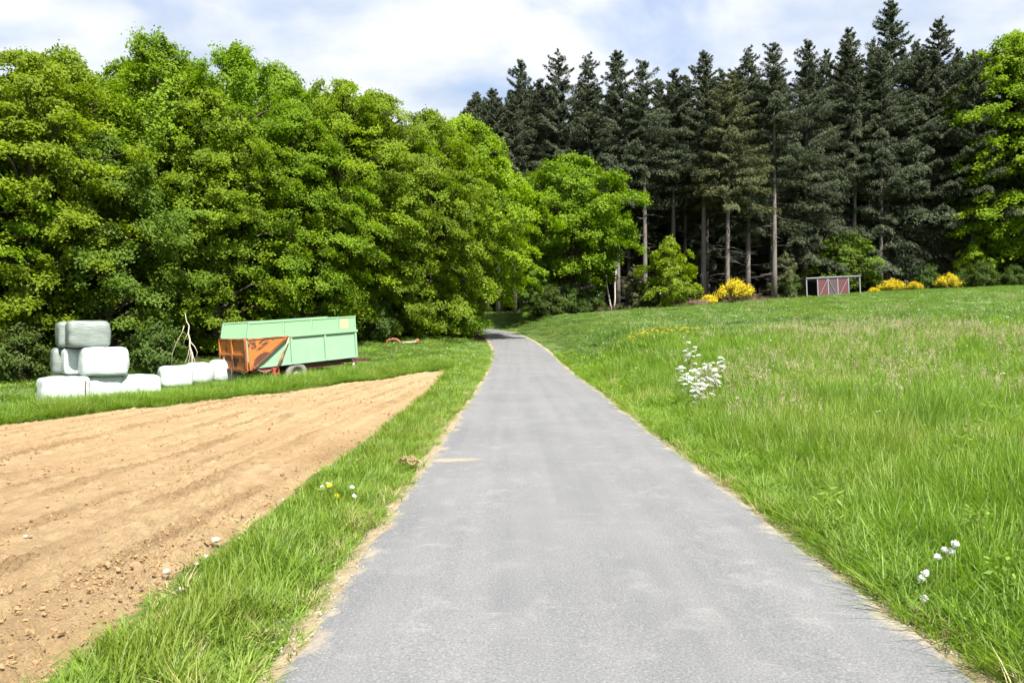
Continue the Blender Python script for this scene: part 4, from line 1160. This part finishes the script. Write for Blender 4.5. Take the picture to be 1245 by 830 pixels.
def dandelion(px, base, top, kind, label, group):
    hx, hy, hz = hit(px, base, 1.5)
    h = (base - top) / FPX * hy + (.035 if kind == 'yellow' else 0)
    o = thing('dandelion', label, 'flower', (hx, hy, hz), (0, 0, 0), group)
    lx = random.uniform(-.02, .02)
    MB().tube([(0, 0, -.02), (lx * .4, 0, h * .5), (lx, 0, h)], .0028, 5).obj('stem', M['stem'] if kind != 'dry' else M['stem_dry'], o, True)
    rg = np.random.default_rng(int(px))
    if kind == 'clock':
        n = 190; d = norm(rg.normal(size=(n, 3)))
        V, F = leaf_quads(d * .019 * rg.uniform(.55, 1.15, (n, 1)) * np.array([1, 1, rg.uniform(.75, 1)]), norm(d + .7 * rg.normal(size=(n, 3))), .010, .008, rg)
        link('seed_head', mesh_np('seed_head', V, F, M['white_petal'], {'var': np.repeat(rg.random(n), 4)}), o, (lx, 0, h + .01))
    else:
        P = []; N = []
        for ring, (r_, el, m) in enumerate([(.020, .2, 24), (.014, .5, 20), (.007, .9, 14)]):
            for j in range(m):
                a = j * 6.283 / m + ring
                P.append((math.cos(a) * r_, math.sin(a) * r_, .004 + ring * .003)); N.append((-math.cos(a) * el, -math.sin(a) * el, 1))
        P = np.array(P); N = norm(np.array(N))
        V, F = leaf_quads(P, N, .017, .006, rg, np.stack([P[:, 0], P[:, 1], 0 * P[:, 0]], 1) * 60)
        link('flower_head', mesh_np('flower_head', V, F, M['yellow_petal'], {'var': np.repeat(rg.random(len(P)), 4)}), o, (lx, 0, h), (R(42), 0, 0))
    return o
GD = 'dandelion clocks at the lane edge'
for px, base, top, lab in [(1165, 738, 664, 'tallest dandelion clock on a straight pale stalk at the meadow side of the lane'), (1151, 736, 672, 'dandelion clock just below the tallest one'),
                           (1158, 737, 674, 'dandelion clock crowding the tallest one'), (1140, 735, 681, 'dandelion clock between the tall pair and the low ones'),
                           (1131, 738, 701, 'low dandelion clock second nearest the asphalt'), (1122, 738, 707, 'low dandelion clock nearest the asphalt'), (1128, 750, 731, 'lowest dandelion clock, hidden in the grass')]:
    dandelion(px, base, top, 'clock', lab, GD)
for px, base, top, lab in [(401, 612, 595, 'yellow dandelion flower on the verge at the tilled field, the higher one'), (407, 616, 608, 'yellow dandelion flower low on the verge at the tilled field')]:
    dandelion(px, base, top, 'yellow', lab, 'yellow dandelions on the verge')
for px, base, top, lab in [(391, 608, 594, 'dandelion clock beside the yellow dandelion'), (427, 612, 594, 'dandelion clock on the lane side of the yellow dandelions'), (429, 618, 605, 'low dandelion clock beside the yellow dandelions')]:
    dandelion(px, base, top, 'clock', lab, 'dandelion clocks on the verge')
for px, base, top, lab in [(1027, 590, 572, 'single dandelion clock standing alone in the meadow grass'), (1067, 616, 600, 'dandelion clock alone in the grass below the seeding patch'), (1170, 548, 535, 'single dandelion clock beside the seeding grass patch')]:
    dandelion(px, base, top, 'clock', lab, 'lone dandelion clocks in the meadow')

# stones at the field's edge, dry clump on the verge
def rock(seed, r, squash=0.7, jit=.04):
    rg = np.random.default_rng(seed)
    import bmesh
    bm = bmesh.new(); bmesh.ops.create_icosphere(bm, subdivisions=2, radius=r)
    for v in bm.verts:
        d = np.array(v.co) / r
        k = 1 + 0.28 * float(fbm(np.array([d[0] * 1.7 + seed]), np.array([d[1] * 1.7 + d[2] * 1.3]), 2, seed)[0]) + rg.normal() * jit
        v.co = Vector((d[0] * r * k * 1.15, d[1] * r * k, d[2] * r * k * squash))
    me = bpy.data.meshes.new('stone'); bm.to_mesh(me); bm.free(); return me
GS = 'stones on the tilled soil'
for i, (px, py, r_, lab) in enumerate([(261, 663, .032, 'rounded buff stone lying on the tilled soil near the verge'), (217, 724, .022, 'small white stone at the verge where the soil ends'), (200, 702, .024, 'pale flat stone on soil beside the white one'),
                                       (247, 683, .022, 'pale stone on the soil between buff stone and verge'), (290, 660, .018, 'small stone half in the verge grass by the soil'), (29, 658, .020, 'small grey stone out on the tilled soil'),
                                       (237, 692, .016, 'tiny pale stone among the crumbs by the verge'), (130, 640, .014, 'tiny stone lying alone on the tilled soil'), (343, 612, .016, 'small stone on the soil before the yellow dandelions')]):
    hx, hy, hz = hit(px, py, 1.5)
    me = rock(50 + i, r_); me.materials.append(M['stone'])
    tag(link('stone', me, None, (hx, hy, hz + .03), (0, 0, i)), lab, 'stone', GS)
hx, hy, hz = hit(497, 570)
mb = MB(); rg = np.random.default_rng(8)
n = 420
d = norm(rg.normal(size=(n, 3)) + np.array([0, 0, .5])); P = d * rg.uniform(.03, .11, (n, 1)) * np.array([1.2, .9, .8]); P[:, 2] = np.abs(P[:, 2])
V, F = leaf_quads(P, norm(d + .8 * rg.normal(size=(n, 3))), .07, .022, rg)
me = mesh_np('dry_clump', V, F, M['straw'], {'var': np.repeat(rg.random(n) * .5, 4)})
tag(link('dry_clump', me, None, (hx, hy, hz + .06)), 'round clump of dry brown grass on the verge', 'dry grass')

# ------------------------------------------------------------------ grass and crumbs (nobody could count them)
tufts = bpy.data.collections.new('tuft_sources')
def tuft(name, seed, n, rad, hmin, hmax, w, bend, mat, seedhead=0, headmat=None):
    rg = np.random.default_rng(seed)
    a = rg.random(n) * 6.283; q = np.sqrt(rg.random(n)) * rad
    B = np.stack([np.cos(a) * q, np.sin(a) * q, 0 * a - 0.02], 1)
    la = a + rg.normal(size=n) * 0.9
    lean = np.stack([np.cos(la), np.sin(la), 0 * la], 1)
    L = rg.uniform(hmin, hmax, n); bd = bend * rg.uniform(0.2, 1.6, n)
    side = np.stack([-np.sin(la + .5), np.cos(la + .5), 0 * la], 1)
    V = np.empty((n, 8, 3)); 
    for k, (s, ww) in enumerate(((0, .8), (.35, 1.0), (.7, .75), (1.0, .08))):
        c = B + lean * (L * bd * s ** 1.8)[:, None]; c[:, 2] += L * (s - .38 * np.minimum(bd, 1.3) * s ** 2.2)
        V[:, 2 * k] = c - side * (w * ww * .5); V[:, 2 * k + 1] = c + side * (w * ww * .5)
    base = np.arange(n)[:, None] * 8
    F = np.concatenate([base + np.array([[2 * k, 2 * k + 1, 2 * k + 3, 2 * k + 2]]) for k in range(3)])
    var = np.repeat(rg.random(n), 8); V = V.reshape(-1, 3)
    mats = [mat]
    if seedhead:
        P = []; D = []
        for i in range(seedhead):
            aa = rg.random() * 6.28; qq = rad * math.sqrt(rg.random()); h = hmax * rg.uniform(.95, 1.25); dl = rg.normal(size=2) * .12 * h
            b0 = np.array([math.cos(aa) * qq, math.sin(aa) * qq, 0]); tip = b0 + np.array([dl[0], dl[1], h])
            P.append(b0 * .5 + tip * .5); D.append((tip - b0, h, .0028))
            for j in range(16):
                s = rg.uniform(.0, .16)
                P.append(tip + np.array([rg.normal() * .012, rg.normal() * .012, -s])); D.append((np.array([rg.normal() * .5, rg.normal() * .5, 1.0]), .028, .007))
        P = np.array(P); m = len(P)
        V2, F2 = leaf_quads(P, norm(rg.normal(size=(m, 3)) * np.array([1, 1, .2])), np.array([d[1] for d in D]), np.array([d[2] for d in D]), rg, np.array([norm(d[0]) for d in D]) * 4)
        F = np.concatenate([F, F2 + len(V)]); V = np.concatenate([V, V2]); var = np.concatenate([var, np.repeat(rg.random(m), 4)])
        nf2 = len(F2)
    me = mesh_np(name, V, F, mat, {'var': var})
    if seedhead:
        me.materials.append(headmat)
        mi = np.zeros(len(F), np.int32); mi[-nf2:] = 1; me.polygons.foreach_set('material_index', mi)
    o = bpy.data.objects.new(name, me); return o

def source(objs, name):
    c = bpy.data.collections.new(name)
    for i, o in enumerate(objs):
        o.name = '%s_%02d' % (name, i); c.objects.link(o)
    return c

def scatter(name, label, cat, pts, rot, scl, idx, coll):
    me = bpy.data.meshes.new(name); n = len(pts)
    me.vertices.add(n); me.vertices.foreach_set('co', np.asarray(pts, np.float32).ravel())
    for an, av in (('rot', rot), ('scl', scl)):
        a = me.attributes.new(an, 'FLOAT_VECTOR', 'POINT'); a.data.foreach_set('vector', np.asarray(av, np.float32).ravel())
    a = me.attributes.new('idx', 'INT', 'POINT'); a.data.foreach_set('value', np.asarray(idx, np.int32))
    o = link(name, me)
    ng = bpy.data.node_groups.new(name, 'GeometryNodeTree')
    ng.interface.new_socket('Geometry', in_out='INPUT', socket_type='NodeSocketGeometry')
    ng.interface.new_socket('Geometry', in_out='OUTPUT', socket_type='NodeSocketGeometry')
    N_ = ng.nodes; gi = N_.new('NodeGroupInput'); go = N_.new('NodeGroupOutput')
    ci = N_.new('GeometryNodeCollectionInfo'); ci.inputs['Collection'].default_value = coll
    ci.inputs['Separate Children'].default_value = True; ci.inputs['Reset Children'].default_value = True
    ip_ = N_.new('GeometryNodeInstanceOnPoints'); ip_.inputs['Pick Instance'].default_value = True
    def named(nm, t):
        q = N_.new('GeometryNodeInputNamedAttribute'); q.data_type = t; q.inputs['Name'].default_value = nm
        return [s for s in q.outputs if s.enabled and s.name == 'Attribute'][0]
    L_ = ng.links
    L_.new(gi.outputs[0], ip_.inputs['Points']); L_.new(ci.outputs[0], ip_.inputs['Instance'])
    L_.new(named('rot', 'FLOAT_VECTOR'), ip_.inputs['Rotation']); L_.new(named('scl', 'FLOAT_VECTOR'), ip_.inputs['Scale'])
    L_.new(named('idx', 'INT'), ip_.inputs['Instance Index'])
    L_.new(ip_.outputs[0], go.inputs[0])
    md = o.modifiers.new('scatter', 'NODES'); md.node_group = ng
    tag(o, label, cat, None, 'stuff'); return o

def fan(rings, rg, half0=R(48)):
    xs, ys, rs = [], [], []
    for r0, r1, dens in rings:
        half = R(115) if r1 <= 8 else R(75) if r1 <= 14 else half0
        n = int(half * (r1 * r1 - r0 * r0) * dens)
        r = np.sqrt(rg.uniform(r0 * r0, r1 * r1, n)); a = rg.uniform(-half, half, n)
        xs.append(r * np.sin(a)); ys.append(r * np.cos(a)); rs.append(r)
    return np.concatenate(xs), np.concatenate(ys), np.concatenate(rs)

rg = np.random.default_rng(99)
def sizes(n, lo, hi): return rg.uniform(lo, hi, n)
short = source([tuft('t', 60 + i, 46, .085, .07, .20, .0055, .55, M['grass']) for i in range(4)], 'short_grass_tuft')
tall = source([tuft('t', 70 + i, 44, .11, .22, .60, .0065, .42, M['grass_tall']) for i in range(4)], 'tall_grass_tuft')
wide = source([tuft('t', 80 + i, 80, .42, .16, .44, .020, .45, M['grass_tall']) for i in range(4)], 'meadow_grass_tuft')
pasture = source([tuft('t', 85 + i, 90, .42, .14, .40, .017, .5, M['grass_pasture']) for i in range(4)], 'pasture_tuft')
seedy = source([tuft('t', 90 + i, 16, .12, .25, .55, .005, .4, M['grass_tall'], 9, M['seed']) for i in range(3)], 'seeding_grass_tuft')
straw = source([tuft('t', 95 + i, 34, .09, .05, .16, .0045, 1.0, M['straw']) for i in range(2)], 'straw_tuft')

def regions(x, y):
    c = xc(y); dr = x - (c + ROADW); dl = (c - ROADW) - x
    return dr, dl, in_field(x, y), sfield(x, y), y - treeline(x)
def rots(n, lean): return np.stack([rg.normal(size=n) * lean, rg.normal(size=n) * lean, rg.random(n) * 6.283], 1)

# meadow beyond the lane
x, y, r = fan([(1.6, 7, 95), (7, 14, 60), (14, 26, 26)], rg)
dr, dl, fi, s, tl = regions(x, y)
e_out = 0.06 + 0.16 * fbm(y * 1.4, y * 0 + 2, 3, 71) * 0.6
k = (dr > e_out) & (tl < 0)
x, y, r, dr = x[k], y[k], r[k], dr[k]
patch = 0.85 + 0.55 * fbm(x * .7, y * .7, 3, 7)
h = (0.28 + 0.72 * sstep(0.05, 1.3, dr)) * patch
n = len(x)
scl = np.stack([(.8 + .3 * rg.random(n)) * (1 + .025 * r)] * 2 + [h * sizes(n, .75, 1.2)], 1)
scatter('meadow_grass', 'tall lush green meadow grass beside the lane', 'grass', np.stack([x, y, Z(x, y)], 1), rots(n, .22), scl, rg.integers(0, 4, n), tall)
# low edge fringe on both sides of the lane
x, y, r = fan([(1.6, 8, 130), (8, 18, 70), (18, 40, 26)], rg)
dr, dl, fi, s, tl = regions(x, y)
e1 = 0.10 + 0.10 * fbm(y * 1.7, y * 0 + 2, 3, 72); e2 = 0.07 + 0.11 * fbm(y * 1.1, y * 0 + 7, 4, 39)
k = ((dr > e1) & (dr < 1.1)) | ((dl > e2) & (fi < -0.02 + 0.10 * (rg.random(len(x)) - .5)) & (s < 0.3) | ((dl > e2) & (dl < 1.6) & (fi < 0) & (s >= .3)))
x, y, r, dr, dl, fi = x[k], y[k], r[k], dr[k], dl[k], fi[k]; n = len(x)
patch = 0.95 + 0.5 * fbm(x * 1.1, y * 1.1, 3, 17)
hh = patch * np.where(dr > 0, 0.7, 0.55 + 0.75 * sstep(0.1, 0.6, dl) * sstep(0.0, 0.25, -fi))
scl = np.stack([(.85 + .35 * rg.random(n)) * (1 + .03 * r)] * 2 + [hh * sizes(n, .75, 1.3)], 1)
scatter('verge_grass', 'short fresh grass on the verges along the asphalt lane', 'grass', np.stack([x, y, Z(x, y)], 1), rots(n, .22), scl, rg.integers(0, 4, n), short)
# coarser tufts farther off, both sides
x, y, r = fan([(14, 26, 7), (26, 45, 6.5), (45, 98, 3.6)], rg)
dr, dl, fi, s, tl = regions(x, y)
right = (dr > 0.35) & (tl < 0.6)
leftg = (dl > 0.4) & (fi < -0.25) & (s < 12.0)
k = (right | leftg) & ~((r < 26) & right & (rg.random(len(x)) < .35))
x, y, r, dr, dl, s = x[k], y[k], r[k], dr[k], dl[k], s[k]; n = len(x)
hh = np.where(dr > 0, 0.95 * sstep(.2, 2.5, dr) + .2 - .72 * sstep(26, 48, y), .30 + .20 * sstep(6, 2, s) * sstep(.0, 1.0, s))
hh = hh * (.9 + .45 * fbm(x * .3, y * .3, 3, 27))
scl = np.stack([.7 + .012 * r + .3 * rg.random(n)] * 2 + [hh * sizes(n, .8, 1.25)], 1)
far = (rg.random(n) < sstep(24, 40, y + 5 * fbm(x * .1, y * .1, 2, 55))) & (dr > 0) | (dr < 0) & (rg.random(n) < .6)
for sel, nm, lab, src in ((~far, 'meadow_grass', 'uncut green meadow grass between the lane and the short pasture', wide), (far, 'pasture_grass', 'short even pasture grass stretching to the conifers', pasture)):
    scatter(nm, lab, 'grass', np.stack([x, y, Z(x, y)], 1)[sel], rots(n, .10)[sel], scl[sel], rg.integers(0, 4, n)[sel], src)
# long grass strip between the tilled soil and the bales
n = 5200
t_ = rg.uniform(-6, 17, n); s_ = .15 + rg.random(n) ** 1.2 * 3.4
x = EP[0] + EU[0] * t_ + EN[0] * s_; y = EP[1] + EU[1] * t_ + EN[1] * s_
k = (in_field(x, y) < -0.05) & (x < xc(y) - ROADW - .6); x, y, s_ = x[k], y[k], s_[k]; n = len(x)
hh = (.62 + .35 * fbm(x * .8, y * .8, 3, 37)) * sstep(3.6, 2.2, s_) * (.45 + .55 * sstep(.1, .8, s_)) + .12
scl = np.stack([1.5 + .5 * rg.random(n)] * 2 + [hh * sizes(n, .8, 1.3)], 1)
scatter('strip_grass', 'long grass strip between the tilled soil and the bales', 'grass', np.stack([x, y, Z(x, y)], 1), rots(n, .16), scl, rg.integers(0, 4, n), tall)
# seeding grasses
cx1, cy1, _ = hit(1010, 470); cx2, cy2, _ = hit(1100, 420); cx3, cy3, _ = hit(930, 520)
x, y, r = fan([(3, 10, 9), (10, 32, 6.5), (32, 60, 1.4)], rg)
dr, dl, fi, s, tl = regions(x, y)
w = 0.06 * sstep(1.5, 3, dr) + np.exp(-(((x - cx1) / 1.8) ** 2 + ((y - cy1) / 3.5) ** 2)) + np.exp(-(((x - cx2) / 2.6) ** 2 + ((y - cy2) / 5) ** 2)) + .5 * np.exp(-(((x - cx3) / 1.2) ** 2 + ((y - cy3) / 2) ** 2)) + .12 * sstep(.2, .6, fbm(x * .3, y * .3, 2, 44))
k = (dr > 1.0) & (tl < -3) & (rg.random(len(x)) < .45 * w); x, y, r = x[k], y[k], r[k]; n = len(x)
scl = np.stack([1.0 + .02 * r + .4 * rg.random(n)] * 2 + [sizes(n, .85, 1.25)], 1)
scatter('seeding_grass', 'buff seed heads of flowering grasses in the meadow', 'grass', np.stack([x, y, Z(x, y)], 1), rots(n, .14), scl, rg.integers(0, 3, n), seedy)
# broad leaved weeds and dead stalks through the meadow
def weed(seed, mat, n, L, W):
    rg2 = np.random.default_rng(seed); a = rg2.random(n) * 6.283; hh_ = rg2.uniform(.05, .34, n)
    P = np.stack([np.cos(a) * (.03 + .06 * rg2.random(n)), np.sin(a) * (.03 + .06 * rg2.random(n)), hh_], 1)
    D = np.stack([np.cos(a), np.sin(a), .7 - hh_], 1)
    V, F = leaf_quads(P, norm(np.array([0, 0, 1.0])[None] + .5 * rg2.normal(size=(n, 3))), L * rg2.uniform(.6, 1.2, n), W, rg2, D * 2)
    return bpy.data.objects.new('weed', mesh_np('weed', V, F, mat, {'var': np.repeat(rg2.random(n), 4)}))
weeds = source([weed(1, M['grass'], 40, .065, .026), weed(2, M['grass'], 50, .045, .022), weed(3, M['grass_tall'], 34, .09, .018)] + [tuft('t', 97, 26, .12, .2, .5, .004, .7, M['straw'])], 'meadow_weed')
x, y, r = fan([(2, 9, 7), (9, 22, 4), (22, 40, 1.2)], rg)
dr, dl, fi, s, tl = regions(x, y)
k = ((dr > .25) & (tl < -2) & (rg.random(len(x)) < sstep(-.25, .35, fbm(x * .6, y * .6, 3, 61)))) | ((dl > .2) & (fi < -.05) & (s < 3) & (rg.random(len(x)) < .35))
x, y, r, dl = x[k], y[k], r[k], dl[k]; n = len(x)
sc_ = sizes(n, .7, 1.4) * np.where(dl > 0, .5, 1.0)
scatter('meadow_weeds', 'leafy weeds and dead stalks growing through the meadow grass', 'weeds', np.stack([x, y, Z(x, y) + .02], 1), rots(n, .2), np.stack([sc_] * 3, 1), rg.choice([0, 1, 2, 3, 3], n), weeds)
# dry wisps along asphalt and soil edges
x, y, r = fan([(1.6, 8, 60), (8, 20, 22)], rg)
dr, dl, fi, s, tl = regions(x, y)
k = ((np.abs(dr - .10) < .10) & (rg.random(len(x)) < .7)) | ((np.abs(dl - .16) < .14) & (rg.random(len(x)) < .6)) | ((np.abs(fi) < .16) & (rg.random(len(x)) < .12))
x, y, r = x[k], y[k], r[k]; n = len(x)
scatter('dry_wisps', 'dry straw wisps along the sandy lane edges', 'grass', np.stack([x, y, Z(x, y) + .015], 1), rots(n, .5), np.stack([sizes(n, .5, 1.1)] * 2 + [sizes(n, .3, .8)], 1), rg.integers(0, 2, n), straw)

# small blossoms: white specks and a yellow buttercup patch
def dot(mat, seed, r_):
    rg2 = np.random.default_rng(seed); P = rg2.normal(size=(14, 3)) * np.array([r_, r_, r_ * .35])
    V, F = leaf_quads(P, norm(np.array([0, 0, 1.0])[None] + .6 * rg2.normal(size=(14, 3))), r_ * 1.1, r_ * .9, rg2)
    return bpy.data.objects.new('dot', mesh_np('dot', V, F, mat, {'var': np.repeat(rg2.random(14), 4)}))
dots = source([dot(M['white_petal'], 1, .016), dot(M['white_petal'], 2, .022), dot(M['yellow_petal'], 3, .016)], 'blossom_dot')
x, y, r = fan([(5, 20, .8), (20, 50, 1.2), (50, 80, .9)], rg)
dr, dl, fi, s, tl = regions(x, y)
ok = ((dr > .8) & (tl < -2)) | ((dl > .5) & (fi < -.3) & (s < 10))
bx_, by_, _ = hit(800, 412)
yel = np.exp(-(((x - bx_) / 3.2) ** 2 + ((y - by_) / 2.2) ** 2))
den = np.where(dl > 0, 1.0, .3 + .5 * sstep(0.1, .5, fbm(x * .15, y * .15, 2, 81)))
k = ok & (rg.random(len(x)) < den); x, y, r, dl = x[k], y[k], r[k], dl[k]; n = len(x)
hgt = np.where(dl > 0, .18, .42 - .15 * sstep(28, 55, y))
id_ = np.where(rg.random(n) < .12, 2, rg.integers(0, 2, n))
n2 = 150; x2 = bx_ + rg.normal(size=n2) * 1.1; y2 = by_ + rg.normal(size=n2) * 1.0
X = np.concatenate([x, x2]); Y = np.concatenate([y, y2]); H_ = np.concatenate([hgt, np.full(n2, .40)]); I = np.concatenate([id_, np.full(n2, 2)]); m = len(X)
scl1 = np.concatenate([sizes(n, .4, .9) * (1 + .006 * r), sizes(n2, .8, 1.5)])
scatter('meadow_blossoms', 'tiny white and yellow blossoms scattered through the meadow', 'flowers', np.stack([X, Y, Z(X, Y) + H_ * rg.uniform(.8, 1.15, m)], 1), rots(m, .3), np.stack([scl1] * 3, 1), I, dots)

# soil crumbs and clods
def clod(seed, sq):
    me = rock(seed, 1.0, sq, .13); me.materials.append(M['clod']); return bpy.data.objects.new('clod', me)
clods = source([clod(200 + i, .6 + .1 * i) for i in range(4)], 'clod_piece')
x, y, r = fan([(1.8, 6, 3600), (6, 12, 1100), (12, 26, 240)], rg, R(50))
dr, dl, fi, s, tl = regions(x, y)
rowc = x - 0.06 * y + 0.10 * fbm(x * 0.5, y * 0.25, 2, 77)
trk = sstep(0.32, 0.12, np.abs(((rowc + 0.4) % 2.9) - 1.45))
cl = .55 * sstep(-.3, .5, fbm(x * 1.6, y * 0.8, 3, 91)) + .15
k = (fi > .02) & (rg.random(len(x)) < (.10 + .6 * cl) * (1 - .8 * trk)); x, y, r = x[k], y[k], r[k]; n = len(x)
sz = .0020 + .010 * rg.random(n) ** 9; sz *= 1 + .045 * r
scatter('soil_crumbs', 'crumbs and clods lying on the tilled soil', 'soil', np.stack([x, y, Z(x, y) + .022 + .2 * sz], 1), rots(n, .6), np.stack([sz * sizes(n, .8, 1.4), sz, sz * sizes(n, .6, 1)], 1), rg.integers(0, 4, n), clods)
# grit along the lane edges
gritc = source([(lambda me: (me.materials.append(M['stone']), bpy.data.objects.new('grit', me))[1])(rock(300 + i, 1.0, .7)) for i in range(2)], 'grit_piece')
x, y, r = fan([(1.8, 7, 900), (7, 14, 260)], rg)
dr, dl, fi, s, tl = regions(x, y)
k = (np.abs(dr - .02) < .10) | ((np.abs(dl - .05) < .16)); k &= rg.random(len(x)) < .5
x, y, r, dr, dl = x[k], y[k], r[k], dr[k], dl[k]; n = len(x); sz = .002 + .006 * rg.random(n) ** 3
onroad = np.maximum(dr, dl) < 0
scatter('edge_grit', 'fine pale grit along the asphalt edges', 'grit', np.stack([x, y, np.maximum(Z(x, y), zr(y)) + np.where(onroad, .034, .018)], 1), rots(n, .6), np.stack([sz, sz, sz], 1), rg.integers(0, 2, n), gritc)
